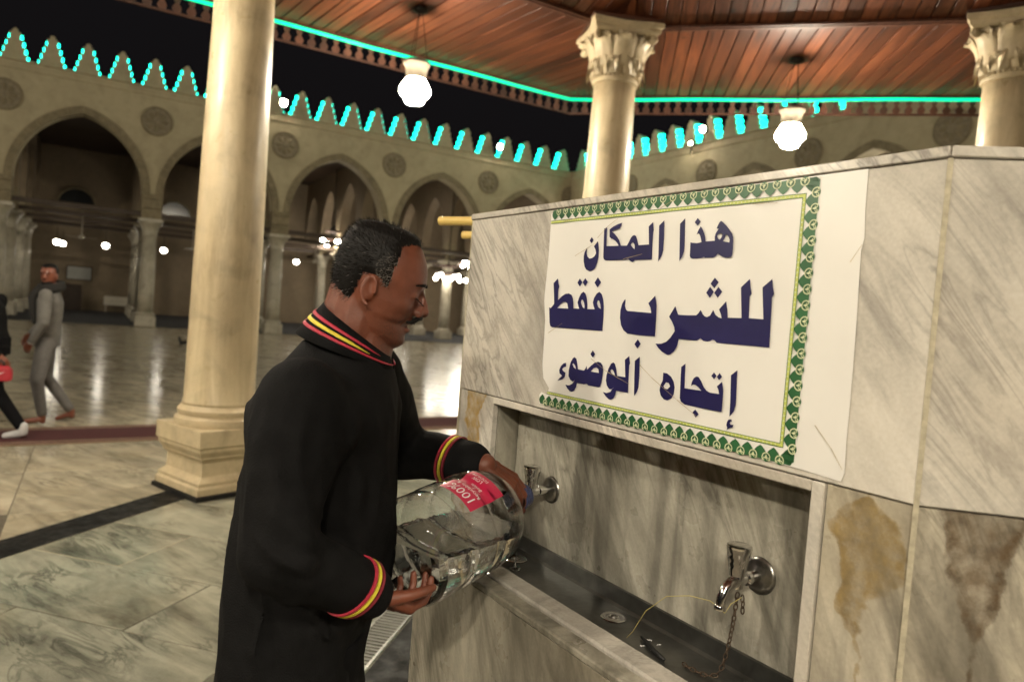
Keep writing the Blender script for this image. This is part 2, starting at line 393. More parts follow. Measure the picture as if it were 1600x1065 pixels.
# ------------------------------------------------------------------ layout
COURT = 1.04412325                                   # azimuth of the long arcade
U = az(COURT); V_ = az(COURT + pi / 2); NF = Vector((-U.y, U.x, 0))
W0 = Vector((-13.888, 27.061, 0)); PITCHW = 4.7
CORNER = W0 + U * 18.8
CC = Vector((1.5082, 2.7983, 0))                     # centre of the canopy
def bay_az(k): return COURT - pi / 2 + k * pi / 4    # outward normal of bay k (0: left bay in view, 1: middle bay)
def col_az(k): return COURT - radians(67.5) + k * pi / 4
R_COL, R_EAVE, Z_SOF = 4.84, 7.25, 4.60
A_COL, A_EAVE = R_COL * cos(pi / 8), R_EAVE * cos(pi / 8)

# ------------------------------------------------------------------ floor
floor = MB().add([(-150, -60, -.02), (150, -60, -.02), (150, 150, -.02), (-150, 150, -.02)], [(0, 1, 2, 3)]).build('ground', 'grout'); tag(floor, kind='structure')
fl = MB().add([(-70, -25, -.004), (70, -25, -.004), (70, 75, -.004), (-70, 75, -.004)], [(0, 1, 2, 3)]).build('courtyard_floor', 'marble_far_lit'); tag(fl, kind='structure')
# slabs laid round the fountain (rows follow the canopy edge), and the court grid beyond the dark band
def slab_mesh(lx, ly, mat):
    me = MB().box(-lx / 2, lx / 2, -ly / 2, ly / 2, -.018, 0).mesh('floor_slab', mat); bevel_mesh(me, .0022); return me
inner = MB().prism([(CC.x + 4.9 * sin(bay_az(k) + pi / 8) , CC.y + 4.9 * cos(bay_az(k) + pi / 8)) for k in range(8)], -.0035, -.0030).build('fountain_paving', 'grout'); tag(inner, kind='structure')
ea = bay_az(-1)                                     # normal of the canopy side on the left
E_N, E_T = az(ea), az(ea + pi / 2)
band_c = CC + E_N * (A_COL + .0)
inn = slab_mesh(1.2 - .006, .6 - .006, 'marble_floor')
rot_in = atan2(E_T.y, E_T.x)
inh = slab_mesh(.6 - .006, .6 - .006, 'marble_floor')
for i in range(-8, 14):
    x = 0.13; j = 0
    while x < 9:
        ln = .6 if (i % 2 and j == 0) else 1.2
        c = band_c - E_N * (x + ln / 2) + E_T * (i * .6 - 1.35); x += ln; j += 1
        if c.y < 1.6 or c.y > 9.5 or c.x > 1.0: continue
        if max((c - CC).dot(az(bay_az(k))) for k in range(8) if k != 7) > A_COL + .3: continue
        if abs(c.x / c.y) > .95 or (c - Vector((1.497, 2.364, 0))).length < 2.0: continue
        o = link('floor_slab', inh if ln < 1 else inn, inner); o.location = c; o.rotation_euler = (0, 0, rot_in + pi / 2)
def edge_band(k, a0, a1, z0, z1):
    na = bay_az(k); nn, tt = az(na), az(na + pi / 2)
    h0, h1 = a0 * math.tan(pi / 8), a1 * math.tan(pi / 8)
    pts = [CC + nn * a0 - tt * h0, CC + nn * a0 + tt * h0, CC + nn * a1 + tt * h1, CC + nn * a1 - tt * h1]
    return MB().prism([(p.x, p.y) for p in pts], z0, z1)
for k in (-1, 0, 1, 2, -2): 
    o = edge_band(k, A_COL - .13, A_COL + .13, -.02, .002).build('dark_floor_band', 'marble_black', inner, bevel=.002)
court_bed = MB().prism([(-12, 2), (-2, 2), (2.2, 14.2), (-12, 14.2)], -.0035, -.0030).build('court_paving', 'grout'); tag(court_bed, kind='structure')
cs = slab_mesh(1.2 - .006, 1.2 - .006, 'marble_court_lit')
rot_c = atan2(U.y, U.x)
for i in range(-12, 14):
    for j in range(-14, 8):
        c = Vector((-4, 9, 0)) + U * (1.2 * i + .3) + NF * (1.2 * j)
        if c.y < 2.6 or c.y > 15.5 or abs(c.x / c.y) > .86 or c.x > 1.2: continue
        if max((c - CC).dot(az(bay_az(k))) for k in range(8)) < A_COL - .7: continue
        o = link('floor_slab', cs, court_bed); o.location = c + Vector((0, 0, -.0012)); o.rotation_euler = (0, 0, rot_c)
# drain round the fountain foot (built with the stand frame below)

# ------------------------------------------------------------------ red runner
def strip(name, a, d, w0, w1, z0, z1, mat, parent, length):
    nn = Vector((-d.y, d.x, 0)); pts = [a + nn * w0, a + d * length + nn * w0, a + d * length + nn * w1, a + nn * w1]
    return MB().prism([(p.x, p.y) for p in pts], z0, z1).build(name, mat, parent)
rd = (Vector((-.876, 9.799, 0)) - Vector((-4.807, 6.799, 0))).normalized()
r0 = Vector((-4.807, 6.799, 0)) - rd * 5
runner = thing('carpet_runner', 'long red carpet runner with beige edges across the marble courtyard', 'carpet')
strip('red_field', r0, rd, -.30, .30, .0, .010, 'carpet_red', runner, 16)
for s_ in (-1, 1):
    strip('beige_border', r0, rd, *sorted((s_ * .302, s_ * .36)), .0, .009, 'carpet_beige', runner, 16)
    strip('red_edging', r0, rd, *sorted((s_ * .362, s_ * .40)), .0, .009, 'carpet_red', runner, 16)
    strip('beige_border', r0, rd, *sorted((s_ * .402, s_ * .445)), .0, .0085, 'carpet_beige', runner, 16)
# ------------------------------------------------------------------ canopy columns
def make_column():
    t = thing('marble_column', 'x', 'column')
    # pedestal: square moulded block on a dark plinth
    MB().box(-.335, .335, -.335, .335, 0, .035).build('plinth', 'marble_black', t, bevel=.004)
    ped = MB()
    prof = [(.315, .035), (.315, .085), (.30, .10), (.305, .125), (.275, .15), (.262, .165), (.258, .27), (.268, .285), (.285, .30), (.285, .315), (.305, .345), (.312, .36), (.312, .385), (.325, .392), (.325, .515), (.322, .52)]
    ped.loft([[(-r, -r, z), (r, -r, z), (r, r, z), (-r, r, z)] for r, z in prof]); ped.build('pedestal', 'stone_pedestal', t, bevel=.003)
    MB().lathe([(.318, .52), (.322, .545), (.318, .575), (.295, .585), (.29, .60), (.30, .615), (.302, .64), (.285, .655), (.275, .675)], 48).build('column_base', 'stone_pedestal', t, True, auto=50)
    sh = [(.272, .676), (.268, .70)] + [(.262 - .045 * ((z - .7) / 3.3) ** 1.25, z) for z in [.72 + 3.28 * i / 14 for i in range(15)]]
    MB().lathe(sh, 56).build('shaft', 'marble_column', t, True)
    cap = MB().lathe([(.212, 4.0), (.236, 4.01), (.242, 4.03), (.236, 4.05), (.222, 4.055), (.225, 4.075), (.232, 4.14), (.245, 4.22), (.265, 4.30), (.295, 4.38), (.315, 4.42), (.30, 4.45)], 48).build('capital', 'stone_pedestal', t, True, auto=40)
    rope = MB(); N = 36
    for q in range(N):
        a = 2 * pi * q / N; rope.sphere((.238 * cos(a), .238 * sin(a), 4.062), (.017, .017, .013), 6, 5)
    rope.build('neck_ring', 'stone_pedestal', cap, True)
    def leaf(r0, z0, r1, z1, wid, out):
        g = MB(); vs = []; fs = []; nu, nv = 9, 8
        for j in range(nv + 1):
            tt = j / nv; z = z0 + (z1 - z0) * min(1, tt * 1.06) - (.03 * max(0, tt - .86) / .14)
            rr = r0 + (r1 - r0) * tt ** 1.4 + out * max(0, tt - .55) ** 1.5 * 2.2
            ww = wid * (.62 + .48 * sin(pi * min(1, tt * .8 + .12))) * (1 if tt < .8 else sqrt(max(.02, 1 - ((tt - .8) / .2) ** 2 * .95)))
            for i in range(nu + 1):
                s_ = i / nu * 2 - 1; a = s_ * ww / rr
                rad = rr + .016 * (1 - s_ * s_) + .004 * cos(s_ * 9)
                vs.append((rad * cos(a), rad * sin(a), z))
        for j in range(nv):
            for i in range(nu):
                o = j * (nu + 1) + i; fs.append((o, o + 1, o + nu + 2, o + nu + 1))
        me = g.add(vs, fs).mesh('leaf', 'stone_pedestal', True)
        bm = bmesh.new(); bm.from_mesh(me); bmesh.ops.solidify(bm, geom=bm.faces[:], thickness=-.022); bm.to_mesh(me); bm.free()
        return me
    l1 = leaf(.228, 4.075, .262, 4.25, .085, .03); l2 = leaf(.236, 4.15, .315, 4.455, .10, .10)
    for q in range(8):
        link('leaf', l1, cap, rotz=q * pi / 4 + pi / 8); link('leaf', l2, cap, rotz=q * pi / 4)
    vol = MB()
    sp = [(.012 + .034 * q / 26, q * .48) for q in range(27)]
    vol.tube([(r * cos(a), 0, r * sin(a)) for r, a in sp], [.008 + .008 * q / 26 for q in range(27)], 7)
    vol.lathe([(.045, -.014), (.045, .014)], 14, Matrix.Rotation(pi / 2, 4, 'X'))
    vm = vol.mesh('volute', 'stone_pedestal', True)
    for q in range(4):
        a = pi / 4 + q * pi / 2; o = link('volute', vm, cap, (.40 * cos(a), .40 * sin(a), 4.43)); o.rotation_euler = (0, 0, a)
    ab = []
    for q in range(4):
        a0 = pi / 4 + q * pi / 2
        for k in range(9):
            s_ = k / 9; A = Vector((cos(a0), sin(a0), 0)) * .53; B_ = Vector((cos(a0 + pi / 2), sin(a0 + pi / 2), 0)) * .53
            p = A.lerp(B_, s_ * .94 + .03); p = p * (1 - .13 * sin(pi * s_)); ab.append((p.x, p.y))
    MB().loft([[(x * k, y * k, z) for x, y in ab] for k, z in ((.86, 4.455), (.93, 4.48), (.95, 4.50), (.93, 4.51), (1.0, 4.53), (1.0, 4.575))]).build('abacus', 'stone_pedestal', t, bevel=.002)
    MB().box(-.36, .36, -.36, .36, 4.576, 4.61).build('wood_pad', 'fret_wood', t, bevel=.008)
    return t
c0 = make_column()
POS = {-1: Vector((-2.27, 5.64, 0)), 0: CC + az(col_az(0)) * R_COL, 1: CC + az(col_az(1)) * R_COL + Vector((-.08, 0, 0))}
LAB = {-1: 'thick cream marble column on a moulded pedestal, standing behind the man', 0: 'cream marble column with leaf capital rising behind the white sign', 1: 'shaded marble column with leaf capital at the top right corner'}
for k in (-1, 0, 1):
    ra = pi / 2 - col_az(k)
    if k == -1: c0.location = POS[k]; c0.rotation_euler = (0, 0, ra); c0['label'] = LAB[k]; c0['group'] = 'canopy columns'
    else: dup(c0, POS[k], ra, LAB[k], 'canopy columns')

# ------------------------------------------------------------------ canopy roof
roof = thing('canopy_roof', 'brown plank canopy ceiling with carved fringe and green neon tube', 'canopy', (CC.x, CC.y, Z_SOF))
def oct_pt(k, r): a = bay_az(k) - pi / 8; return Vector((sin(a) * r, cos(a) * r, 0))
SLOPE = math.tan(radians(24))
def zin(n_): return (A_COL - n_) * SLOPE           # inner ceiling height above the soffit level
# backing deck
dk = MB()
for k in range(8):
    a, b_ = oct_pt(k, R_EAVE + .05), oct_pt(k + 1, R_EAVE + .05); c, d = oct_pt(k + 1, R_COL), oct_pt(k, R_COL)
    e = Vector((0, 0, zin(0)))
    dk.add([tuple(a + Vector((0, 0, .045))), tuple(b_ + Vector((0, 0, .045))), tuple(c + Vector((0, 0, .045))), tuple(d + Vector((0, 0, .045))), (0, 0, e.z + .045)], [(0, 1, 2, 3), (3, 2, 4)])
dk.build('deck', 'board', roof)
BOARD_W = .15
for k in range(-1, 3):
    na = bay_az(k); N_, T_ = az(na), az(na + pi / 2)
    for zone in (0, 1):
        n0, n1 = (A_COL + .03, A_EAVE) if zone == 0 else (2.2, A_COL - .03)
        skew = math.tan(radians(6.5))
        ti = -3.6
        while ti < 3.6:
            wdt = BOARD_W * random.uniform(.94, 1.06)
            # board strip in (t, n) with a slight skew, clipped to the bay
            g = .006
            poly = [(ti + g - (0 - A_COL) * -skew + 0, 0), (ti + wdt - g + A_COL * skew, 0), (ti + wdt - g - (9 - A_COL) * skew, 9), (ti + g - (9 - A_COL) * skew, 9)]
            poly[0] = (ti + g + A_COL * skew, 0)
            ti += wdt
            poly = clip(poly, 0, -1, -n0); poly = clip(poly, 0, 1, n1) if poly else poly
            tn = math.tan(pi / 8)
            if poly: poly = clip(poly, 1, -tn, 0)
            if poly: poly = clip(poly, -1, -tn, 0)
            if len(poly) < 3 or abs(poly_area(poly)) < .01: continue
            if k in (-1, 2) and zone == 1 and random.random() < 0: continue
            mbb = MB(); n_ = len(poly); j = random.uniform(-.002, .002)
            def P3(p, dz):
                q = T_ * p[0] + N_ * p[1]; z = (zin(p[1]) if zone else 0) + dz + j
                return (q.x, q.y, z)
            if poly_area(poly) > 0: poly = poly[::-1]
            vs = [P3(p, 0) for p in poly] + [P3(p, .018) for p in poly]
            fs = [tuple(range(n_ - 1, -1, -1)), tuple(range(n_, 2 * n_))] + [(i, (i + 1) % n_, n_ + (i + 1) % n_, n_ + i) for i in range(n_)]
            # local frame so the grain runs along the board
            cx_ = sum(p[0] for p in poly) / n_; cy_ = sum(p[1] for p in poly) / n_
            ctr = T_ * cx_ + N_ * cy_; ang = atan2(N_.y, N_.x) - pi / 2 + radians(6.5)
            Mi = (Matrix.Translation(ctr) @ Matrix.Rotation(ang, 4, 'Z')).inverted()
            mbb.add(vs, fs, Mi); o = mbb.build('plank', 'board', roof, bevel=.0025, loc=ctr); o.rotation_euler = (0, 0, ang)
    # battens along the column line and under the hips
    h = A_COL * math.tan(pi / 8)
    for dn, wd, dz in ((-.045, .035, -.022), (.0, .05, -.03), (.045, .03, -.018)):
        mbb = MB(); 
        vs = []
        for tt, nn in ((-h, A_COL + dn - wd / 2), (h, A_COL + dn - wd / 2), (h, A_COL + dn + wd / 2), (-h, A_COL + dn + wd / 2)):
            q = T_ * tt + N_ * nn; vs.append((q.x, q.y))
        mbb.prism(vs, dz, .004); mbb.build('batten', 'fret_wood', roof, bevel=.004)
# eave: neon tube, rails and carved fringe
fret = [(-.016, 0), (-.028, -.012), (-.034, -.03), (-.024, -.052), (-.014, -.062), (-.020, -.075), (-.036, -.095), (-.046, -.118), (-.042, -.138), (-.028, -.155), (-.028, -.165)]
fpoly = fret + [(-x, z) for x, z in fret[::-1]]
fm = MB().prism(fpoly, -.01, .01).mesh('fret_piece', 'fret_wood')
for v in fm.vertices: v.co = (v.co.x, v.co.z, v.co.y)
fm.update()
bm_ = bmesh.new(); bm_.from_mesh(fm); bmesh.ops.recalc_face_normals(bm_, faces=bm_.faces); bm_.to_mesh(fm); bm_.free()
for k in range(-1, 3):
    na = bay_az(k); N_, T_ = az(na), az(na + pi / 2); ang = atan2(T_.y, T_.x)
    h = A_EAVE * math.tan(pi / 8); zb = -.012
    for nm, a0, a1, z0, z1 in (('top_rail', A_EAVE - .0, A_EAVE + .03, -.055, .04), ('bottom_rail', A_EAVE + .002, A_EAVE + .028, -.235, -.208)):
        MB().box(-h - .02, h + .02, a0, a1, z0, z1, Matrix.Rotation(ang, 4, 'Z')).build(nm, 'fret_wood', roof, bevel=.004)
    cnt_f = int(2 * h / .138)
    for q in range(cnt_f):
        tt = -h + (q + .5) * 2 * h / cnt_f; p = T_ * tt + N_ * (A_EAVE + .015)
        o = link('fret_piece', fm, roof, (p.x, p.y, -.05)); o.rotation_euler = (0, 0, ang)
    pts = [T_ * (-h + .02 + (2 * h - .04) * i / 12) + N_ * (A_EAVE - .035) + Vector((0, 0, -.045 - .006 * sin(i * 1.3) - .01 * sin(pi * i / 12))) for i in range(13)]
    MB().tube(pts, .021, 8).build('neon_tube', 'neon_green', roof, True)

# ------------------------------------------------------------------ canopy globe lamps
def make_globe():
    t = thing('globe_lamp', 'x', 'lamp')
    mb = MB()
    for q in range(3):
        a = q * 2.1; mb.tube([(.015 * cos(a), .015 * sin(a), 0), (.11 * cos(a), .11 * sin(a), -.56)], .0035, 5)
    mb.build('suspension_chain', 'iron', t)
    MB().lathe([(.01, 0), (.07, -.005), (.075, -.03), (.02, -.05)], 20).build('ceiling_rose', 'iron', t, True)
    MB().lathe([(.02, -.535), (.125, -.54), (.140, -.555), (.136, -.575), (.118, -.60), (.107, -.65), (.103, -.70), (.108, -.715), (.10, -.722)], 32, None).build('gallery', 'lamp_ceramic', t, True)
    MB().lathe([(.07, -.722), (.100, -.725), (.106, -.735), (.117, -.752), (.131, -.775), (.145, -.798), (.154, -.818), (.1585, -.835), (.158, -.850), (.152, -.866), (.141, -.882), (.126, -.897), (.112, -.909), (.103, -.921), (.099, -.935), (.095, -.950), (.084, -.962), (.062, -.970), (.03, -.9745), (.003, -.975)], 64).build('glass_globe', 'globe_light', t, True)
    return t
g0 = make_globe()
LL = {0: 'lit white globe lamp hanging nearest the thick cream column', 1: 'lit white globe lamp hanging above the sign between two leaf capitals'}
for k in (0, 1, 5, 6, 7):
    kk = k if k < 4 else k - 8
    p = CC + az(bay_az(kk)) * 5.38; p.z = Z_SOF - .002
    lab = {-1: 'lit globe lamp of the canopy bay left of the picture', -2: 'lit globe lamp of the canopy bay behind the man, outside the picture', -3: 'lit globe lamp of the canopy bay behind the camera', **LL}[kk]
    if kk == 0: g0.location = p; g0['label'] = lab; g0['group'] = 'canopy globe lamps'
    else: dup(g0, p, kk * .7, lab, 'canopy globe lamps')

# ------------------------------------------------------------------ arcades
CAP_Z, SPR_Z, APEX_Z, HALF, TOP_Z, THK = 4.05, 4.98, 7.52, 2.0, 8.95, .62
def arch_curve(n_=20):
    # slightly pointed arch: two arcs
    H = APEX_Z - SPR_Z; c_ = (H * H - HALF * HALF) / (2 * HALF); Rr = HALF + c_
    left = []
    for i in range(n_ + 1):
        a = (pi - atan2(H, -c_)) * i / n_ if False else None
    amax = atan2(H, c_)
    L_ = [(c_ - Rr * cos(amax * i / n_), Rr * sin(amax * i / n_)) for i in range(n_ + 1)]   # from (-HALF,0) to (0,H)
    return [(x, SPR_Z + z) for x, z in L_] + [(-x, SPR_Z + z) for x, z in L_[-2::-1]]
ARC = arch_curve(14)
def arcade_bay(mb, x0, thk, top, pitch=PITCHW, y0=0.0):
    # bay centred at x0+pitch/2 in local x, y in [y0,thk]
    c = x0 + pitch / 2; hp = pitch / 2; kx = (hp - (PITCHW / 2 - HALF)) / HALF
    pts = [(c - hp, CAP_Z + .02), (c - HALF, CAP_Z + .02)] 
    n_ = len(ARC); vs = []; fs = []
    for y in (y0, thk):
        vs += [(c + x * kx, y, z) for x, z in ARC] + [(c + x * kx, y, top) for x, z in ARC]
    o2 = 2 * n_
    for i in range(n_ - 1):
        fs.append((i, i + 1, n_ + i + 1, n_ + i)); fs.append((o2 + i + 1, o2 + i, o2 + n_ + i, o2 + n_ + i + 1))
        fs.append((i + 1, i, o2 + i, o2 + i + 1)); fs.append((n_ + i, n_ + i + 1, o2 + n_ + i + 1, o2 + n_ + i))
    mb.add(vs, fs)
    for a, b_ in ((c - hp, c - HALF * kx), (c + HALF * kx, c + hp)):
        mb.box(a, b_, y0, thk, SPR_Z, top)
def voussoirs(parent, y, xs, mesh_cache, d=.05):
    H = []
    n_ = len(ARC) - 1
    if not mesh_cache:
        cen = (0, SPR_Z + .6)
        for i in range(0, n_, 2):
            q = [ARC[i], ARC[i + 1], ARC[i + 2]]
            outp = []
            for x, z in q:
                dx, dz = x, z - SPR_Z + .15; L_ = hypot(dx, dz); outp.append((x + dx / L_ * .27, z + dz / L_ * .27))
            mb = MB(); ring = q + outp[::-1]
            sh = .985; cx_ = sum(p[0] for p in ring) / 6; cz_ = sum(p[1] for p in ring) / 6
            ring = [(cx_ + (p[0] - cx_) * sh, cz_ + (p[1] - cz_) * sh) for p in ring]
            vs = [(x, -d, z) for x, z in ring] + [(x, .02, z) for x, z in ring]
            fs = [tuple(range(6)), tuple(range(11, 5, -1))] + [(i2, 6 + i2, 6 + (i2 + 1) % 6, (i2 + 1) % 6) for i2 in range(6)]
            mb.add(vs, fs); me = mb.mesh('voussoir', 'stone_arch'); bevel_mesh(me, .008); mesh_cache.append(me)
    for x in xs:
        for me in mesh_cache: link('voussoir', me, parent, (x, y, 0))
VC = []
def steps_poly():
    pts = []; ws = [.365, .295, .225, .155]; h = .235
    for i, w_ in enumerate(ws): pts += [(w_, i * h), (w_, (i + 1) * h)]
    return pts + [(.09, .94), (.08, 1.03), (.0, 1.08), (-.08, 1.03), (-.09, .94)] + [(-x, z) for x, z in pts[::-1]]
sp_ = steps_poly()
mm_ = MB().prism(sp_, 0, .42).mesh('merlon', 'plaster')
for v in mm_.vertices: v.co = (v.co.x, v.co.z, v.co.y)
bm_ = bmesh.new(); bm_.from_mesh(mm_); bmesh.ops.recalc_face_normals(bm_, faces=bm_.faces); bm_.to_mesh(mm_); bm_.free()
ledm = MB().loft([[(x * .021 * k, y * .155 * k, z * .084 + y * .03) for x, y in ((-1, -1), (1, -1), (1, 1), (-1, 1))] for k, z in ((.6, -1), (1, -.8), (1, .8), (.6, 1))]).mesh('light_strip', 'led_cyan')
def facade(name, label, origin, ux, x0, nb, merl0, merl1, skip_first=False):
    # ux: direction of local x; local y points away from the court
    ang = atan2(ux.y, ux.x)
    t = thing(name, label, 'arcade', origin, ang, 'arcade walls round the courtyard')
    mb = MB()
    for k in range(nb): arcade_bay(mb, x0 + k * PITCHW, THK, TOP_Z - .35)
    wl_ = mb.build('wall', 'plaster', t)
    xe = x0 + nb * PITCHW
    MB().box(x0, xe, -.05, THK + .05, TOP_Z - .35, TOP_Z - .26).build('cornice', 'plaster', t, bevel=.01)
    MB().box(x0, xe, .0, THK, TOP_Z - .26, TOP_Z - .06).build('parapet_band', 'plaster', t, bevel=.01)
    MB().box(x0, xe, -.08, THK + .05, TOP_Z - .06, TOP_Z).build('coping', 'plaster', t, bevel=.01)
    voussoirs(t, 0, [x0 + PITCHW * (k + .5) for k in range(nb)], VC)
    blk = []
    for z0, z1 in ((CAP_Z + .03, CAP_Z + .40), (CAP_Z + .41, CAP_Z + .76), (CAP_Z + .77, SPR_Z + .02)):
        q = MB().box(-PITCHW / 2 + HALF, PITCHW / 2 - HALF, -.02, THK + .02, z0, z1).mesh('impost_block', 'stone_arch'); bevel_mesh(q, .012); blk.append(q)
    rm = MB().lathe([(.50, .0), (.50, .035), (.44, .045), (.41, .02), (.36, .03), (.20, .03), (.14, .05), (.05, .07), (.0, .07)], 32, Matrix.Rotation(pi / 2, 4, 'X')).mesh('roundel', 'stone_roundel', True)
    ring_m = MB().lathe([(.54, .0), (.54, .05), (.49, .055), (.48, .03)], 36, Matrix.Rotation(pi / 2, 4, 'X'), caps=False).mesh('roundel_rim', 'stone_arch', True)
    pet = MB().sphere((0, -.035, .25), (.075, .03, .13), 10, 7).mesh('petal', 'stone_arch', True)
    for k in range(nb + 1):
        for q in blk: link('impost_block', q, t, (x0 + k * PITCHW, 0, 0))
        if 0 < k < nb or not skip_first:
            r_ = link('roundel', rm, t, (x0 + k * PITCHW, 0, 7.7)); link('roundel_rim', ring_m, r_)
            for a in range(8):
                o = link('petal', pet, r_); o.rotation_euler = (0, a * pi / 4, 0)
    x = merl0
    while x < merl1:
        m_ = link('merlon', mm_, t, (x, .12, TOP_Z - .002))
        for s_ in (-1, 1):
            for i, (w_, zz) in enumerate(((.365, .12), (.295, .355), (.225, .59), (.155, .825))):
                o = link('light_strip', ledm, m_, (s_ * (w_ + .020), .250, zz))
        x += 1.085
    return t
F1 = facade('arcade_wall', 'long cream arcade with pointed arches and lit stepped merlons, behind the man', W0 + Vector((0, 0, 0)), U, -2 * PITCHW, 6, -5.55 - .02, 18.4)
F2 = facade('arcade_wall', 'cream arcade wall running behind the sign and right-hand column', CORNER, V_, 0, 6, .55, 27.5, True)
# corner pilaster
# hall interiors: inner arcade rows, ceiling, rear wall
DP = 3.5
def inner_row(origin, ux, nb, label):
    ang = atan2(ux.y, ux.x); t = thing('inner_arcade', label, 'arcade', origin, ang, 'arcades running back into the hall')
    mb = MB()
    for k in range(nb): arcade_bay(mb, k * DP, .24, 8.45, DP, -.24)
    mb.build('wall', 'plaster_hall_shaded', t)
    for k in range(1, nb): MB().box(k * DP - .3, k * DP + .3, -.25, .25, CAP_Z + .03, SPR_Z + .01).build('impost_block', 'stone_arch', t, bevel=.01)
    return t
ORD = ['first', 'second', 'third', 'fourth', 'fifth', 'sixth', 'seventh', 'eighth', 'ninth', 'tenth']
for q, k in enumerate(range(-2, 5)):
    inner_row(W0 + U * (k * PITCHW) + NF * .35, NF, 4, '%s row of pale arches from the left running back into the hall' % ORD[q])
for q in range(0, 4): inner_row(CORNER + V_ * (q * PITCHW) + U * .35, U, 3, '%s row of arches from the corner running back behind the right-hand arcade' % ORD[q])
ROWS = (DP + .1, 2 * DP + .1, 3 * DP + .1)
angU = atan2(U.y, U.x)
rear = thing('rear_wall', 'plain cream rear wall of the prayer hall with dark lunettes', 'wall', W0 + NF * 14.2, angU)
MB().box(-26, 34, 0, .4, 0, 8.9).build('wall', 'plaster_hall_shaded', rear)
for k in range(-4, 6):
    lun = []; x = k * PITCHW + 1.9
    for i in range(13): a = pi * i / 12; lun.append((x + .85 * cos(a), 5.55 + .85 * sin(a)))
    mb = MB(); n_ = len(lun)
    mb.add([(x_, -.03, z) for x_, z in lun] + [(x_, .05, z) for x_, z in lun], [tuple(range(n_ - 1, -1, -1)), tuple(range(n_, 2 * n_))] + [(i, n_ + i, n_ + (i + 1) % n_, (i + 1) % n_) for i in range(n_)][::-1])
    wn_ = mb.build('lunette', 'glass_dark', rear)
    MB().tube([(x_, -.05, z) for x_, z in lun] , .07, 6, closed=True).build('lunette_frame', 'stone_arch', wn_)
rear2 = thing('rear_wall', 'plain cream rear wall beyond the arcade at the right', 'wall', CORNER + U * 9.5, atan2(V_.y, V_.x))
MB().box(-16, 34, 0, .4, 0, 8.9).build('wall', 'plaster_hall_shaded', rear2)
# ceilings and carpets of the halls
def court_box(name, s0, s1, d0, d1, z0, z1, mat):
    pts = [W0 + U * s + NF * d for s, d in ((s0, d0), (s1, d0), (s1, d1), (s0, d1))]
    return MB().prism([(p.x, p.y) for p in pts], z0, z1).build(name, mat)
tag(court_box('hall_ceiling', -26, 34, .3, 14.6, 8.45, 8.58, 'dark_wood'), kind='structure')
tag(court_box('hall_ceiling', 19.2, 34, -32, .2, 8.45, 8.58, 'dark_wood'), kind='structure')
tag(court_box('hall_carpet', -26, 34, .35, 14.2, -.003, .012, 'carpet_dark'), kind='structure')
tag(court_box('hall_carpet', 19.3, 28.3, -32, .3, -.003, .012, 'carpet_dark'), kind='structure')
# hall columns
def make_small():
    t = thing('hall_column', 'x', 'column')
    MB().box(-.36, .36, -.36, .36, 0, .42).build('plinth', 'marble_small_column', t, bevel=.03)
    MB().lathe([(.34, .42), (.35, .46), (.34, .50), (.30, .53), (.29, .56)], 24).build('column_base', 'marble_small_column', t, True)
    MB().lathe([(.275, .56), (.27, 1.2), (.26, 2.2), (.235, 3.42)], 24).build('shaft', 'marble_small_column', t, True)
    MB().lathe([(.24, 3.42), (.27, 3.44), (.26, 3.48), (.25, 3.50), (.27, 3.66), (.33, 3.82), (.41, 3.92), (.40, 3.95)], 24).build('capital', 'marble_small_column', t, True, auto=40)
    MB().box(-.42, .42, -.42, .42, 3.95, CAP_Z + .028).build('abacus', 'marble_small_column', t, bevel=.015)
    return t
h0 = make_small(); first = True
ORD = ['first', 'second', 'third', 'fourth', 'fifth', 'sixth', 'seventh', 'eighth', 'ninth', 'tenth']
def put(p, lab):
    global first
    if first: h0.location = p; h0.rotation_euler = (0, 0, angU); h0['label'] = lab; h0['group'] = 'hall columns'; first = False
    else: dup(h0, p, angU, lab, 'hall columns')
for q, k in enumerate(range(-1, 5)): put(W0 + U * (k * PITCHW) + NF * .31, '%s pale marble column from the left in the front row of the long arcade' % ORD[q])
for r_, d in enumerate(ROWS):
    for q, k in enumerate(range(-2, 5)):
        put(W0 + U * (k * PITCHW) + NF * (d + .25), '%s marble column from the left in the %s row under the arches' % (ORD[q], ('second', 'third', 'fourth')[r_]))
for q in range(0, 4): put(CORNER + V_ * (q * PITCHW) + U * .31, '%s marble column from the corner under the right-hand arcade' % ORD[q])
# tie beams
def beam(a, b_, z, lab, r=.09):
    d = b_ - a; ang = atan2(d.y, d.x)
    o = MB().box(0, d.length, -r, r, z, z + .16).build('tie_beam', 'dark_wood', None, bevel=.01); o.location = a; o.rotation_euler = (0, 0, ang)
    return tag(o, lab, 'beam', 'tie beams')
for r_, d in enumerate((.31, ROWS[0] + .25, ROWS[1] + .25, ROWS[2] + .25)):
    beam(W0 - U * 3 * PITCHW + NF * d, W0 + U * 18.8 + NF * d, CAP_Z + .12, 'long dark wooden tie beam over the %s row of columns' % ORD[r_])
for q, k in enumerate(range(-2, 5)):
    beam(W0 + U * k * PITCHW + NF * .7, W0 + U * k * PITCHW + NF * 14.1, CAP_Z - .02, '%s dark tie beam from the left running back into the hall' % ORD[q], .07)
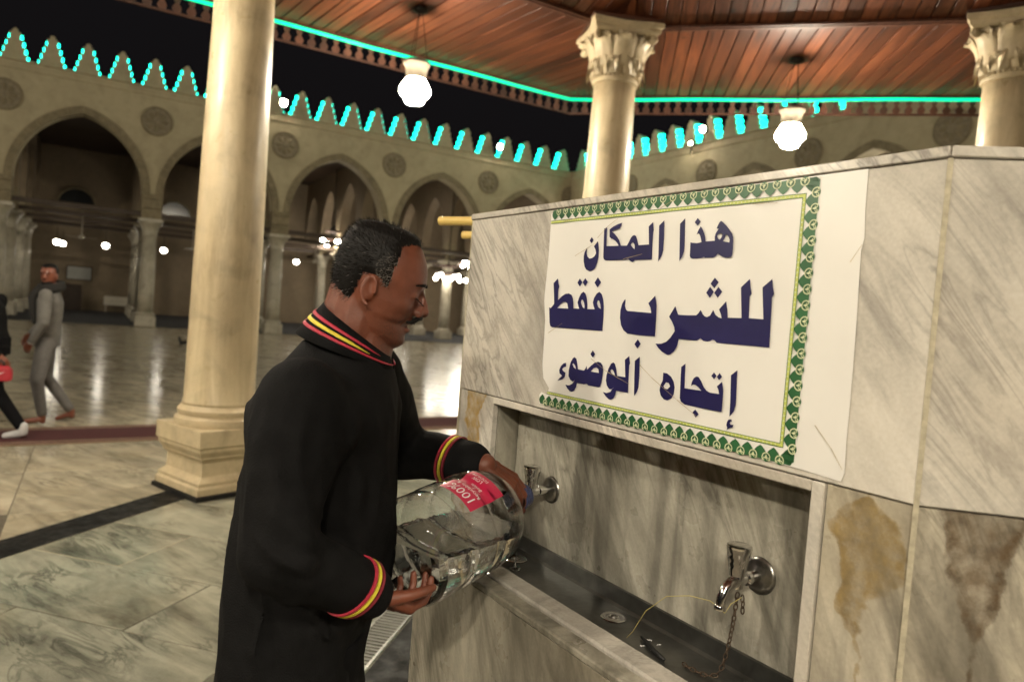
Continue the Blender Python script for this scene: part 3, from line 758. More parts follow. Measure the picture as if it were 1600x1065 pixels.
# hanging bulbs in the hall
def make_bulb():
    t = thing('hanging_lamp', 'x', 'lamp')
    MB().tube([(0, 0, 0), (0, 0, CAP_Z - 3.40)], .012, 5).build('cord', 'iron', t)
    MB().lathe([(.02, .13), (.07, .12), (.08, .08), (.06, .06)], 14).build('cap', 'iron', t, True)
    MB().sphere((0, 0, 0), (.13, .13, .12), 14, 10).build('bulb', 'bulb_light', t, True)
    return t
b0 = make_bulb(); fb = True
spots = [(-3.21, 6, 3.12), (-1.40, 6, 3.17), (.90, 6, 3.23), (5.07, 6, 3.3), (6.84, 6, 3.33), (-3.2, 11.3, 3.3), (3.0, 11.3, 3.3), (9.5, 11.3, 3.3), (15, 11.3, 3.3), (11.0, 7, 3.3), (16.5, 6.5, 3.3)]
for i, (s_, d, z) in enumerate(spots):
    p = W0 + U * s_ + NF * d; p.z = z
    lab = '%s small lit bulb from the left hanging in the dark hall' % ORD[i] if i < 5 else '%s small lit bulb from the left in the deeper rows of the hall' % ORD[i - 5]
    if fb: b0.location = p; b0['label'] = lab; b0['group'] = 'hall bulbs'; fb = False
    else: dup(b0, p, 0, lab, 'hall bulbs')
# chandelier
def chandelier(s_, d, z, label, n_=7, r=.55, mt='chandelier_light'):
    p = W0 + U * s_ + NF * d; p.z = z
    t = thing('chandelier', label, 'chandelier', p, .3)
    MB().tube([(r * .7 * cos(a), r * .7 * sin(a), .55) for a in [2 * pi * i / 20 for i in range(20)]], .05, 6, closed=True).build('upper_ring', 'fret_wood', t, True)
    MB().tube([(r * cos(a), r * sin(a), .18) for a in [2 * pi * i / 24 for i in range(24)]], .06, 6, closed=True).build('lower_ring', 'fret_wood', t, True)
    MB().tube([(0, 0, .2), (0, 0, 8.4 - z)], .03, 6).build('stem', 'iron', t)
    mb = MB()
    for i in range(6): a = i * pi / 3; mb.tube([(0, 0, .7), (r * cos(a), r * sin(a), .18)], .014, 5)
    mb.build('arm', 'iron', t)
    me = MB().sphere((0, 0, 0), .105, 12, 8).mesh('bulb', mt, True)
    for i in range(n_):
        a = 2 * pi * i / n_; link('bulb', me, t, (r * cos(a), r * sin(a), (.05 if i % 2 else -.12)))
    return t
chandelier(13.75, 3, 3.22, 'lit chandelier with clustered bulbs beside the man\'s forehead', 8, .62)
chandelier(12.6, 7.5, 3.5, 'smaller lit chandelier hanging behind the clustered one', 6, .45)
chandelier(17.2, 7.2, 4.3, 'added lit chandelier hidden behind the fountain, deep in the hall', 8, .6, 'chandelier_added')  # added out of sight to brighten the middle of the hall
chandelier(8.9, 7.2, 4.6, 'added lit chandelier hidden behind the man, under the second arches', 6, .5, 'chandelier_added')  # likewise added as hidden fill for the hall
for q, tt in enumerate((7, 16.4)):
    pp = CORNER + V_ * tt + U * 3.2
    chandelier((pp - W0).dot(U), (pp - W0).dot(NF), 5.2, '%s added lit chandelier from the corner inside the right-hand arcade, below its arches' % ('first', 'second')[q], 8, .5, 'chandelier_added')  # added to light up the interior behind these arches
# ceiling fans
def make_fan():
    t = thing('ceiling_fan', 'x', 'fan')
    MB().tube([(0, 0, .1), (0, 0, 1.1)], .02, 6).build('rod', 'painted_metal', t)
    MB().lathe([(.03, .12), (.10, .10), (.12, .04), (.10, -.02), (.03, -.05)], 16).build('motor', 'painted_metal', t, True)
    bl = MB().box(.12, .62, -.06, .06, .01, .02).mesh('blade', 'painted_metal')
    for i in range(3): link('blade', bl, t, rotz=i * 2.094)
    return t
f0 = make_fan()
for i, (s_, d) in enumerate(((-2.3, 5.0), (2.0, 5.0), (7.5, 5.0))):
    p = W0 + U * s_ + NF * d; p.z = 3.35; lab = '%s small ceiling fan from the left hanging under the arches' % ORD[i]
    if i == 0: f0.location = p; f0['label'] = lab; f0['group'] = 'hall fans'
    else: dup(f0, p, .5 * i, lab, 'hall fans')
# floodlights on the parapets
def flood(p, ang, label, s_=1.0):
    t = thing('floodlight', label, 'floodlight', p, ang, 'parapet floodlights')
    MB().box(-.16 * s_, .16 * s_, -.04, .10, -.13 * s_, .13 * s_).build('housing', 'iron', t, bevel=.02)
    MB().lathe([(.12 * s_, .042), (.11 * s_, .056), (.0, .058)], 24, Matrix.Rotation(pi / 2, 4, 'X'), caps=False).build('lens', 'flood_light', t, True)
    MB().box(-.02, .02, .0, .04, -.45, -.12 * s_).build('bracket', 'iron', t)
for P, ux, lab, s_ in ((W0 + U * 4.45 - NF * .35 + Vector((0, 0, 9.28)), U, 'bright floodlight on the parapet just right of the thick column', 1.0),
                   (W0 + U * 14.36 - NF * .35 + Vector((0, 0, 9.36)), U, 'bright floodlight among merlons near the courtyard corner', .95),
                   (CORNER + V_ * 9.4 - U * .35 + Vector((0, 0, 9.33)), V_, 'bright floodlight on the right-hand parapet left of the globe lamp', 1.0),
                   (CORNER + V_ * 8.8 - U * .35 + Vector((0, 0, 8.88)), V_, 'small round light just under the right-hand parapet floodlight', .5)):
    flood(P, atan2(ux.y, ux.x), lab, s_)
def mast(p, target, label):  # unseen floodlights added to brighten the arcade fronts
    d = target - p; ang = atan2(d.y, d.x) + pi / 2
    t = thing('added_floodlight_mast', label, 'floodlight', (p.x, p.y, 0), ang, 'added floodlights beyond the picture')
    MB().lathe([(.09, 0), (.07, 9.2)], 12).build('mast', 'iron', t, True)
    RX = Matrix.Translation((0, -.1, 9.3)) @ Matrix.Rotation(radians(10), 4, 'X')
    MB().box(-.45, .45, -.04, .14, -.16, .16, RX).build('housing', 'iron', t); MB().box(-.42, .42, -.055, -.042, -.13, .13, RX).build('lens', 'flood_light', t)
mast(W0 + U * 6 - NF * 44, W0 + U * 6, 'added floodlight mast on the near side of the court, outside the picture')
mast(W0 + U * -12 - NF * 40, W0 + U * 12, 'added floodlight mast near the left end of the court, outside the picture')
mast(CORNER - U * 44 + V_ * 14, CORNER + V_ * 10, 'added floodlight mast facing the right-hand arcade, outside the picture')
# things by the rear wall
q = W0 + U * -2.75 + NF * 13.6
cab = thing('cabinet', 'dark wooden cabinet standing by the far hall wall', 'cabinet', q, angU)
MB().box(-.42, .42, -.3, .3, .0, 1.35).build('body', 'dark_wood', cab, bevel=.02)
MB().box(-.40, -.01, -.325, -.302, .08, 1.28).build('door', 'dark_wood', cab); MB().box(.01, .40, -.325, -.302, .08, 1.28).build('door', 'dark_wood', cab)
q = W0 + U * -2.5 + NF * 14.17
pic = thing('notice_board', 'small grey framed notice board on the far hall wall', 'notice board', (q.x, q.y, 1.95), angU)
MB().box(-.6, .6, -.05, -.0, -.38, .38).build('frame', 'dark_wood', pic); MB().box(-.54, .54, -.06, -.052, -.32, .32).build('sheet', 'paper', pic)
q = W0 + U * -.6 + NF * 13.5
be = thing('bench', 'low pale bench against the far hall wall', 'bench', q, angU)
MB().box(-.7, .7, -.25, .25, .38, .46).build('seat', 'painted_metal', be); MB().box(-.7, .7, .2, .25, .46, .85).build('backrest', 'painted_metal', be)
for s_ in (-.62, .58): MB().box(s_, s_ + .04, -.22, .22, .012, .38).build('leg', 'painted_metal', be)
# ------------------------------------------------------------------ marble drinking stand
# local frame: x along the sign face, y into the stand, z up
SL = Vector((-.13753, 2.03875, 0)); SA = atan2(-.831, .556); SIDE = 1.276
SM = Matrix.Translation(SL) @ Matrix.Rotation(SA, 4, 'Z')
def sw(x, y, z): return SM @ Vector((x, y, z))
stand = thing('drinking_fountain', 'octagonal grey marble drinking fountain with a recessed trough', 'fountain', SL, SA)
OV = []; p = Vector((0, 0)); 
for k in range(8): OV.append(p.copy()); p = p + Vector((cos(k * pi / 4), sin(k * pi / 4))) * SIDE
def opt(k, off):  # corner k of the octagon moved outwards by off
    c = Vector((SIDE / 2, SIDE / 2 / math.tan(pi / 8))); d = OV[k % 8] - c; return c + d * (1 + off / (SIDE / 2 / math.tan(pi / 8)))
def onface(k): return dict(loc=(OV[k].x, OV[k].y, 0), rotz=k * pi / 4)
def panel(k, x0, x1, z0, z1, y0, y1, mat, name='slab', bev=.002):
    return MB().box(x0, x1, y0, y1, z0, z1).build(name, mat, stand, bevel=bev, **onface(k))
ZT, ZS = 1.824, 1.331
MB().prism([tuple(opt(k, -.13)) for k in range(8)], 0, 1.795).build('core', 'core', stand)
tn8 = math.tan(pi / 8)
for k in range(8):
    e = -.0 
    # upper slab, mitred ends
    def mitre(x0, x1, z0, z1, y0, y1, mat, nm):
        pl = [(x0 - (-y0) * tn8 * 0 + (y0 * tn8), y0), (x1 - y0 * tn8, y0), (x1 - y1 * tn8, y1), (x0 + y1 * tn8, y1)]
        return MB().prism(pl, z0, z1).build(nm, mat, stand, bevel=.0018, **onface(k))
    g = .0016
    mitre(g, SIDE - g, ZS + .0015, 1.8078, 0, .03, 'marble_slab', 'slab')
    mitre(g * .5, SIDE - g * .5, 1.8085, ZT, -.0045, .16, 'marble_slab', 'cap_slab')
    if k not in (0,):
        mitre(g, SIDE - g, 0, ZS - .001, .004, .03, 'marble_grey_brown' if k == 1 else 'marble_grey', 'slab')
    else:
        mitre(1.1405, SIDE * 2 - SIDE - g, 0, ZS - .001, .004, .03, 'marble_grey_ochre', 'slab') if False else MB().prism([(1.1405, .004), (SIDE - g - .004 * tn8, .004), (SIDE - g - .03 * tn8, .03), (1.1405, .03)], 0, ZS - .001).build('slab', 'marble_grey_ochre', stand, bevel=.0015, **onface(0))
    MB().box(-.0035, .0035, -.0005, .02, 0, 1.8078).build('joint', 'grout_pale', stand, loc=(OV[k].x, OV[k].y, 0), rotz=(k - .5) * pi / 4)
MB().prism([tuple(opt(k, -.155)) for k in range(8)], 1.78, ZT - .001).build('top_slab', 'marble_slab', stand)
# face 0: frame round the recess, back wall, lintel
MB().prism([(.0016 + .003 * tn8, .003), (.178, .003), (.178, .02), (.0016 + .02 * tn8, .02)], 0, ZS - .001).build('stile', 'marble_stile_ochre', stand, bevel=.0015)
panel(0, .178, 1.1155, 1.312, ZS - .001, .002, .03, 'marble_slab', 'lintel')
panel(0, 1.117, 1.1385, 0, ZS - .001, -.001, .03, 'marble_slab', 'stile')
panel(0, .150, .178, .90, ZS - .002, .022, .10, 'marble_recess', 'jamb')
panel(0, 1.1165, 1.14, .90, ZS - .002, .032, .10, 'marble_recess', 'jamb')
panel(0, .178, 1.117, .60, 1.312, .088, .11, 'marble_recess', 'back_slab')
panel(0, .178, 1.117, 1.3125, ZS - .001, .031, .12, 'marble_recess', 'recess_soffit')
# trough
panel(0, .14, 1.16, 0, .938, -.17, -.148, 'marble_grey', 'front_slab')
panel(0, .138, .158, 0, .938, -.147, .002, 'marble_grey', 'end_slab'); panel(0, 1.142, 1.162, 0, .938, -.147, .0, 'marble_grey', 'end_slab')
panel(0, .136, 1.165, .939, .953, -.174, -.131, 'marble_recess', 'rim_ledge', .003)
panel(0, .136, 1.165, .939, .958, -.128, -.072, 'marble_slab', 'rim_bar', .004)
panel(0, .136, .158, .939, .957, -.070, .001, 'marble_grey', 'rim_ledge', .003)
panel(0, 1.142, 1.165, .939, .957, -.070, -.001, 'marble_grey', 'rim_ledge', .003)
bs = MB(); x0, x1 = .160, 1.140
prof = [(-.0715, .954), (-.066, .951), (-.060, .938), (-.045, .931), (.072, .930), (.0795, .934), (.083, .966), (.087, .968)]
bs.add([(x0 if y < 0.0 else max(x0, .18), y, z) for y, z in prof] + [(x1 if y < 0 else min(x1, 1.115), y, z) for y, z in prof], [(i, i + 1, len(prof) + i + 1, len(prof) + i) for i in range(len(prof) - 1)])
bs.build('steel_basin', 'steel', stand, False)
for x in (x0 + .001, x1 - .001): MB().add([(x, -.0715, .954), (x, .05, .954), (x, .05, .925), (x, -.0715, .925)], [(0, 1, 2, 3)]).build('basin_end', 'steel', stand)
for x, y in ((.675, .026), (.30, .03)):
    dr = MB().lathe([(.0, .9312), (.010, .9312), (.011, .9325), (.0135, .933), (.0155, .9312), (.022, .9325), (.026, .9335), (.0275, .9318)], 28, Matrix.Translation((x, y, 0)), caps=False).build('drain', 'chrome', stand, True)
    MB().lathe([(.006, .9316), (.006, .9345), (.0, .9355)], 12, Matrix.Translation((x, y, 0)), caps=False).build('screw', 'worn_chrome', dr, True)
# dark floor and slotted drain round the foot
for k in range(8):
    a, b_ = opt(k, .54), opt(k + 1, .54); c, d = opt(k + 1, -.02), opt(k, -.02)
    f_ = MB().prism([tuple(a), tuple(b_), tuple(c), tuple(d)], -.018, .003).build('foot_slab', 'marble_black', stand, bevel=.002)
gr = thing('drain_grate', 'slotted metal drain grate in the floor by the fountain foot', 'grate', SL, SA)
for k in (6, 7, 0):
    a0, a1 = opt(k, .548), opt(k + 1, .548); b0_, b1_ = opt(k, .70), opt(k + 1, .70)
    ln = (a1 - a0).length; dirv = (a1 - a0) / ln; nv = Vector((dirv.y, -dirv.x))
    ang = atan2(dirv.y, dirv.x)
    for s0, s1 in ((0, .014), (.136, .15)):
        MB().box(0, ln, -s1, -s0, -.012, .006).build('side_bar', 'worn_chrome', gr, loc=(a0.x, a0.y, 0), rotz=ang)
    sl = MB().box(-.008, .008, -.136, -.014, -.010, .0045).mesh('slat', 'grate_metal')
    nsl = int(ln / .030)
    for q in range(nsl):
        pp = a0 + dirv * (q + .5) * ln / nsl; link('slat', sl, gr, (pp.x, pp.y, 0), ang)

# ------------------------------------------------------------------ sign sheet
sign = thing('paper_sign', 'large white vinyl sign with blue Arabic lettering and green leaf border', 'sign', sw(0, 0, 0), SA)
def flat(rings, y, name, mat, parent, holes=None):
    # rings: list of polygons with holes [[outer, hole..]..] in mm (x,z)
    mb = MB()
    for poly in rings:
        pts = [[Vector((a / 1000, b_ / 1000, 0)) for a, b_ in r] for r in poly]
        tri = tessellate_polygon(pts); allp = [q for r in pts for q in r]
        o = [(q.x, y, q.y) for q in allp]; fs = []
        for t_ in tri:
            a, b_, c = [allp[i] for i in t_]
            cr_ = (b_ - a).cross(c - a).z
            fs.append(tuple(t_) if cr_ > 0 else tuple(reversed(t_)))
        mb.add(o, fs)
    return mb.build(name, mat, parent)
# outline of the sheet in mm on the stand face (x along, z up)
OUT = [(375.8, 1799.9), (468.7, 1800.3), (677.3, 1803.0), (846.0, 1805.2), (985.2, 1807.0), (1080.1, 1809.1), (1161.6, 1809.8), (1162.2, 1744.5), (1165.2, 1704.5), (1162.2, 1685.6), (1167.3, 1525.3), (1167.8, 1400.2), (1169.5, 1354.1), (1164.8, 1339.4), (1090.3, 1343.2), (969.9, 1344.3), (819.7, 1345.6), (636.2, 1345.8), (481.4, 1343.8), (388.4, 1343.5), (385.5, 1364.7), (392.4, 1371.8), (416.1, 1368.9), (421.6, 1384.9), (395.6, 1406.2), (388.9, 1436.2), (387.8, 1482.4), (384.7, 1543.7), (375.8, 1589.6), (376.8, 1658.9), (377.8, 1727.9)]
OUT = [(a, min(b_, 1807)) for a, b_ in OUT]
WORDS = [
 [
  ["795.8,1748.2 807.9,1757.9 810.1,1730.4 812.3,1703.8 812,1694.6 808.5,1685.4 802.2,1677.4 800,1700.1 797.7,1725.9"],
  ["838.9,1756.3 846.5,1749.4 840.2,1741.8 832.4,1748.7"],
  ["839.5,1725.2 843.6,1734.7 847.9,1740.5 852.6,1735.2 857.7,1727 860.8,1719.9 863,1711.9 873.1,1711.9 884.1,1712.2 883.1,1718.9 884.4,1724.7 887.3,1729.4 891.5,1733.6 885.6,1734.2 887.7,1739.1 890.6,1744.3 893.7,1747.3 897.7,1745.7 903,1741.6 908.4,1736.9 915.1,1730.3 921.9,1722.8 924.3,1717 925.7,1709.3 926.3,1696.9 926.1,1686.4 924.1,1681.7 918.2,1680.7 911,1680.9 903.5,1683.2 897,1686.7 893.4,1688.3 886.4,1682.6 882.8,1681.5 865.1,1681.7 861.8,1683.2 856.1,1681.7 845.8,1680.9 835.3,1681 830.1,1682.3 827.4,1686 826.6,1701.2 826.2,1711.4 831.9,1710.4 841.3,1709.4 849,1710.3 853,1711.1 850.7,1718.4 847.4,1724.5 844.1,1727.7", "888.9,1720.6 890.5,1723.4 894.5,1725.3 898.9,1724.4 900.3,1721 898.5,1717.2 895.2,1713.7 892,1715.1 889.9,1717.6", "907.6,1722.8 911.4,1720.9 915.5,1716.4 917.3,1712.5 917.1,1707.7 910.3,1709 902.6,1710.7 905.9,1715.9"],
 ],
 [
  ["740.5,1748.2 753.5,1757.4 756.5,1722.6 757.2,1699.1 754.4,1688.6 746.5,1677.2 744.3,1705.4"],
  ["723.3,1756.2 724.8,1746.8 726.6,1739.8 725.4,1736 726.2,1710.9 728.1,1681.5 679,1681.6 674.3,1677 668.7,1678.4 659,1684.2 651.9,1682.7 626.1,1682.3 589.7,1682.4 583.5,1684.5 580.6,1689.1 578.6,1711.2 575.5,1750.9 584.9,1754.3 585.7,1736.8 588.1,1713.2 610.9,1712.6 626.4,1712.6 622.7,1717.3 615.3,1723.3 605.2,1728.2 603.3,1727.6 595.4,1732.7 593.4,1748.6 605.7,1754.4 618.5,1758.3 632.2,1760.4 628.4,1753.7 625.7,1748.5 616,1748 606.8,1746 601.4,1743.1 609.5,1739.5 620,1731.3 627.5,1723.4 633.5,1712.3 652,1711.9 656.6,1718.4 662.6,1728.1 666.7,1731.6 671.9,1732.6 676.5,1730.9 679.8,1726.1 683.3,1718.6 686.8,1711.4 716.5,1711.8 711.7,1748.1", "663.6,1713.2 666.6,1717.4 670.1,1718.1 674.2,1714 676,1709 676,1703.5 669.6,1707.4"],
  ["536.1,1735 542.8,1728.6 536.6,1721.3 529.6,1727.5"],
  ["558.1,1724.8 561.1,1717 564,1705.2 564.5,1690.7 561.5,1677.7 554.9,1665.9 546.3,1661.4 537.2,1660.1 526.4,1662.9 519.2,1670.3 514.4,1682.5 513.5,1693.3 515.2,1701.3 521.2,1711.6 522.7,1707.8 522.3,1699.8 525.8,1692.3 534.8,1687.2 542.8,1688.6 550.5,1692.4 555.4,1698.8 552.3,1706.8 546.1,1714.3 552.1,1720"],
 ],
 [
  ["801.9,1591.3 811.1,1575.1 834,1575 855.5,1576 860.1,1579.6 865.4,1586.3 871.3,1578.5 876.7,1574.7 881.7,1574 888.2,1576.9 894.4,1587.4 900.5,1579 907.7,1574.8 915,1573.2 912.7,1580.3 907.4,1588.8 921.7,1603.8 926.4,1588.3 928.6,1575 958.1,1575.8 951,1628.8 968.3,1643.4 970.9,1630.5 974.8,1618.3 971.2,1613.2 973.3,1576.3 1002.9,1575.7 995.4,1629.3 1013.5,1643.5 1015.8,1629.6 1019.4,1618.4 1015.9,1613.5 1017.7,1576.4 1019.5,1529.5 965.8,1529.5 909,1529.1 903.8,1533 899.2,1534.4 893.4,1531 886.7,1529.6 877.8,1530.3 870.3,1534.4 863.8,1530.3 857.8,1529.6 817.7,1529.8 815.4,1516.8 808.1,1505 799.1,1498.5 791.5,1497 777.6,1501.5 766.7,1508 758.2,1516 773.5,1517.1 786.4,1521.9 796.4,1530.7 805.8,1543.5 803.8,1551.4 797.2,1560.8 788,1570.4"],
  ["891.7,1645.6 901.2,1637.3 892.7,1626.3 883,1634.7"],
  ["882.7,1628.9 892.3,1619.7 884.2,1608.9 874.7,1618.1"],
  ["901.6,1629.1 911,1620.5 902.3,1609.3 893.2,1618.2"],
  ["746.3,1610.1 752.4,1590 754.2,1563.5 754.9,1530 713,1529.5 675.8,1530.4 663.6,1536.3 654.7,1546.3 649.4,1561.9 649,1577.7 652.9,1591.9 660.7,1601.3 662.4,1597.5 661.7,1587 666,1579.2 671.3,1576.8 739.5,1575.5 735.9,1586.1 729,1594.6"],
  ["707.9,1520.9 717,1512.4 708.5,1502.3 699.4,1510.5"],
 ],
 [
  ["424.8,1643.3 427.9,1632.5 432.2,1624.3 429.2,1617.7 431.5,1592.7 444.8,1602.3 458.3,1608 470.7,1609.2 480.5,1606 486.7,1598.4 490,1587 491.5,1575.6 512.7,1575.6 508.9,1581.9 504.9,1589.3 508.7,1599.9 514.9,1609.5 522.6,1614 530.2,1610.3 536.2,1599.6 539.9,1586.6 541.3,1575.9 566.2,1576.4 561.3,1583.6 558.1,1590.9 561.1,1601.1 568.4,1610.5 577.1,1614.5 585.2,1609.9 591.3,1599.1 595.5,1582.9 596.9,1563 597.7,1530.8 510.2,1530.3 418.8,1528.8 410.2,1530.7 405.9,1538.4 399.2,1575.2 406.2,1573.5 418,1583.8 414.3,1606.6 408.9,1632.4", "430.8,1574.1 440.9,1583.5 451.3,1589.3 460.7,1590 467.5,1586.3 472.8,1574.5", "516.9,1589.7 518.2,1595.4 522.5,1596.5 527.8,1590 530.8,1582.6 530.4,1577 523.1,1580.5", "572.5,1589.5 574.5,1596 578.7,1595.5 583.3,1588 586.3,1577.5 577.7,1581.4"],
  ["506,1643.5 515.7,1635.4 508.4,1625.5 498.8,1633.9"],
  ["525.2,1644.4 534.5,1636 526.7,1626.1 517.3,1635"],
  ["568.1,1646.3 580.1,1635.4 569.5,1623.9 558.3,1634.3"],
 ],
 [
  ["946.7,1475.2 959.5,1485.5 961.1,1453 962.3,1425.5 959.7,1413.7 951.5,1403.6 950.3,1428.8"],
  ["949.8,1397.6 955.9,1399.2 957.8,1395.7 954.5,1395.2 952.8,1392.3 955.4,1389.6 961.8,1390.7 959.7,1385.9 953.7,1383.6 948,1378.8 949,1383.4 946.2,1387.4 947.2,1393.3"],
  ["840.2,1484.8 841.4,1459.2 842.8,1439 883.8,1439.6 875.5,1445.2 868.1,1448.9 863,1448.5 858.5,1445 859.1,1451.8 862.6,1459.6 868.1,1463.9 874.2,1463.7 880.9,1457.1 889,1446.3 895.5,1441.2 904.1,1438.8 924.5,1439.2 922,1446.6 917.9,1451.9 928.7,1461.6 932.9,1446.8 933.6,1426.3 933.6,1408.4 891.6,1408.4 846.3,1408.9 836.8,1413 833.4,1419.3 831.8,1445.7 830.2,1477.7"],
  ["908.9,1476.1 915.3,1470.4 910.3,1463.9 903.5,1469"],
  ["921.6,1476.2 927.7,1470.5 921.7,1463.6 915.9,1469.1"],
  ["873.3,1403.8 881.9,1396.3 875.8,1389.3 867.1,1397.2"],
  ["785.5,1461.8 796,1461.5 806.9,1456.5 814.5,1447.7 818.1,1437.2 817.2,1424.6 812.6,1415.7 802,1410.4 792.4,1411.4 784,1417.3 780,1426.6 780.8,1436.6 786.2,1447.1", "795.1,1444.7 801.8,1444.1 806.7,1437.8 799.5,1431.3 792.2,1432.4 789.4,1436.3"],
 ],
 [
  ["704.6,1477.1 717.8,1486.4 721.1,1447.9 721.4,1425.2 718.2,1415.4 710.9,1406.1 707.6,1439.7"],
  ["687.4,1485.2 688.8,1478.3 691.4,1470.4 689.4,1466.1 690.9,1437.7 692.3,1410.3 656.2,1409.7 655.2,1401.5 650,1393.1 643.2,1389.3 635.9,1389 625.9,1393.2 615.2,1401.7 627.1,1400.7 639.2,1404.9 648.2,1415.9 640.6,1410.7 634.3,1410.2 626.1,1417.3 622.1,1426.7 622.4,1438 626.9,1452.6 633.9,1463.9 640.7,1467.4 646.3,1464.4 651.9,1452.5 655.8,1440.4 680.6,1440.8 675.2,1476.3", "633.6,1449.8 636.4,1452.5 640.6,1452 645.3,1447.6 648.8,1441 641.8,1442.3 636.2,1445.2"],
  ["510.4,1466.5 517.2,1463.4 522.2,1451.9 525.6,1440.7 547,1440 552,1446.1 554.3,1451.5 557.6,1443.1 568.2,1452.2 580.5,1460.7 592.2,1464 601.1,1462.7 607.1,1457.6 610.5,1448 609.9,1435.2 608.3,1422.2 605.3,1411.8 600.1,1410 565.8,1409.7 559.7,1412.6 550.9,1410 525.8,1409.9 524.2,1400.7 518.2,1391.7 510.3,1388.4 501.8,1388.8 492.7,1393.7 485.1,1401.1 497.8,1400.8 510.3,1406.5 518.6,1416.5 510.9,1411 502.2,1413.7 493.8,1421.8 493.3,1435.4 498.1,1454 504.1,1462.9", "504.6,1450.1 507.9,1452.3 514.4,1448.1 519,1440.4 510.3,1443.2", "570.1,1440.8 578.7,1448.9 588.3,1451.4 595.3,1447.8 597.4,1440.2"],
  ["571.1,1487 579.8,1479.7 573.1,1471.3 564.4,1478.3"],
  ["481.4,1450.8 482.6,1441.8 474.2,1440.2 468.2,1435 473,1430.9 482,1428.1 480.8,1418.8 473,1411.8 453.6,1406.7 465,1415.5 470.7,1419.9 460.1,1424.1 457.9,1431.6 462.8,1441.3 471.9,1448.4"],
 ],
]
sheet_me = []
def wav(x, z): return -.0016 - .0007 * sin(x * .021 + 1) * sin(z * .017) - .0005 * sin((x + z) * .045)
# sheet: fine grid clipped to the torn outline, gently wavy
bm = bmesh.new()
vs = [bm.verts.new((a / 1000, -.0016, b_ / 1000)) for a, b_ in OUT]; fce = bm.faces.new(vs)
for x in range(380, 1170, 40): bmesh.ops.bisect_plane(bm, geom=bm.verts[:] + bm.edges[:] + bm.faces[:], plane_co=(x / 1000, 0, 0), plane_no=(1, 0, 0))
for z in range(1340, 1810, 40): bmesh.ops.bisect_plane(bm, geom=bm.verts[:] + bm.edges[:] + bm.faces[:], plane_co=(0, 0, z / 1000), plane_no=(0, 0, 1))
bmesh.ops.triangulate(bm, faces=bm.faces[:])
for v in bm.verts: v.co.y = wav(v.co.x * 1000, v.co.z * 1000)
bmesh.ops.recalc_face_normals(bm, faces=bm.faces)
me = bpy.data.meshes.new('sheet'); bm.to_mesh(me); bm.free(); me.materials.append(MATS['vinyl'])
me.polygons.foreach_set('use_smooth', [True] * len(me.polygons))
link('sheet', me, sign)
YP = -.0034
def ring(s): return [tuple(float(c) for c in q.split(',')) for q in s.split()]
for wd in WORDS:
    flat([[ring(r) for r in poly] for poly in wd], YP, 'lettering', 'ink_blue', sign)
# border print: leaves pointing inwards with pale scrolls on the outer edge
def leaf_poly(c, s_, dirn, h=24.0, hw=12.0):
    # c: position along the edge, s_: outer coordinate, dirn: +1 tip towards larger coordinate
    pts = []
    for t, wv in ((0, .60), (.12, .78), (.28, .95), (.42, 1.0), (.56, .93), (.70, .74), (.83, .46), (.93, .2), (1, 0.0)):
        pts.append((c - hw * wv, s_ + dirn * h * t))
    return pts + [(2 * c - a, b_) for a, b_ in pts[-2::-1]]
def circ(cx_, cy_, r, n_=14): return [(cx_ + r * cos(2 * pi * i / n_), cy_ + r * sin(2 * pi * i / n_)) for i in range(n_)]
def arcring(cx_, cy_, r0, r1, a0, a1, n_=10):
    A = [a0 + (a1 - a0) * i / n_ for i in range(n_ + 1)]
    return [(cx_ + r1 * cos(a), cy_ + r1 * sin(a)) for a in A] + [(cx_ + r0 * cos(a), cy_ + r0 * sin(a)) for a in A[::-1]]
green, pale, lime = [], [], []
def side(c0_, c1_, s_, dirn, vert):
    n_ = int(round((c1_ - c0_) / 26.0)); sw_ = (lambda P: [(b_, a) for a, b_ in P]) if vert else (lambda P: P)
    for i in range(n_):
        c = c0_ + (i + .5) * (c1_ - c0_) / n_
        green.append([sw_(leaf_poly(c, s_ + dirn * 1.2, dirn, 22.8))])
        e = c + .5 * (c1_ - c0_) / n_
        if i < n_ - 1:
            green.append([sw_([(q[0], q[1]) for q in circ(e, s_ + dirn * 5.2, 7.2)])])
            b0a = pi * .5 if dirn > 0 else -pi * .5
            pale.append([sw_(arcring(e, s_ + dirn * 5.2, 6.6, 8.4, b0a - 2.35, b0a + 2.35, 14))])
            for q in (-1, 1): pale.append([sw_(arcring(e + q * 3.4, s_ + dirn * 3.0, 1.3, 2.5, 0, 2 * pi * .8, 9))])
            pale.append([sw_([(e, s_ + dirn * 10.5), (e + 2.2, s_ + dirn * 5.5), (e, s_ + dirn * 2.5), (e - 2.2, s_ + dirn * 5.5)])])
side(388, 1084, 1343.6, 1, False)
side(381, 1084, 1806.0, -1, False)
side(1346, 1806, 1085.5, -1, True)
def frame_line(a, b_, wd): return [a, b_, wd]
for z0, z1 in ((1370.2, 1371.4), (1376.0, 1377.0)): green.append([[(418, z0), (1063 if z0 < 1372 else 1057, z0), (1063 if z0 < 1372 else 1057, z1), (418, z1)]])
lime.append([[(418, 1371.4), (1061.4, 1371.4), (1056, 1376.0), (418, 1376.0)]])
for z0, z1 in ((1773.5, 1774.6), (1779.6, 1780.8)): green.append([[(379, z0 - .0), (1063 if z0 > 1775 else 1057, z0), (1063 if z0 > 1775 else 1057, z1), (379, z1)]])
lime.append([[(379, 1774.6), (1056, 1774.6), (1061.4, 1779.6), (379, 1779.6)]])
for x0, x1 in ((1055.6, 1056.6), (1061.6, 1062.8)): green.append([[(x0, 1376.5 if x0 < 1060 else 1371.2), (x1, 1376.5 if x0 < 1060 else 1371.2), (x1, 1774.2 if x0 < 1060 else 1780), (x0, 1774.2 if x0 < 1060 else 1780)]])
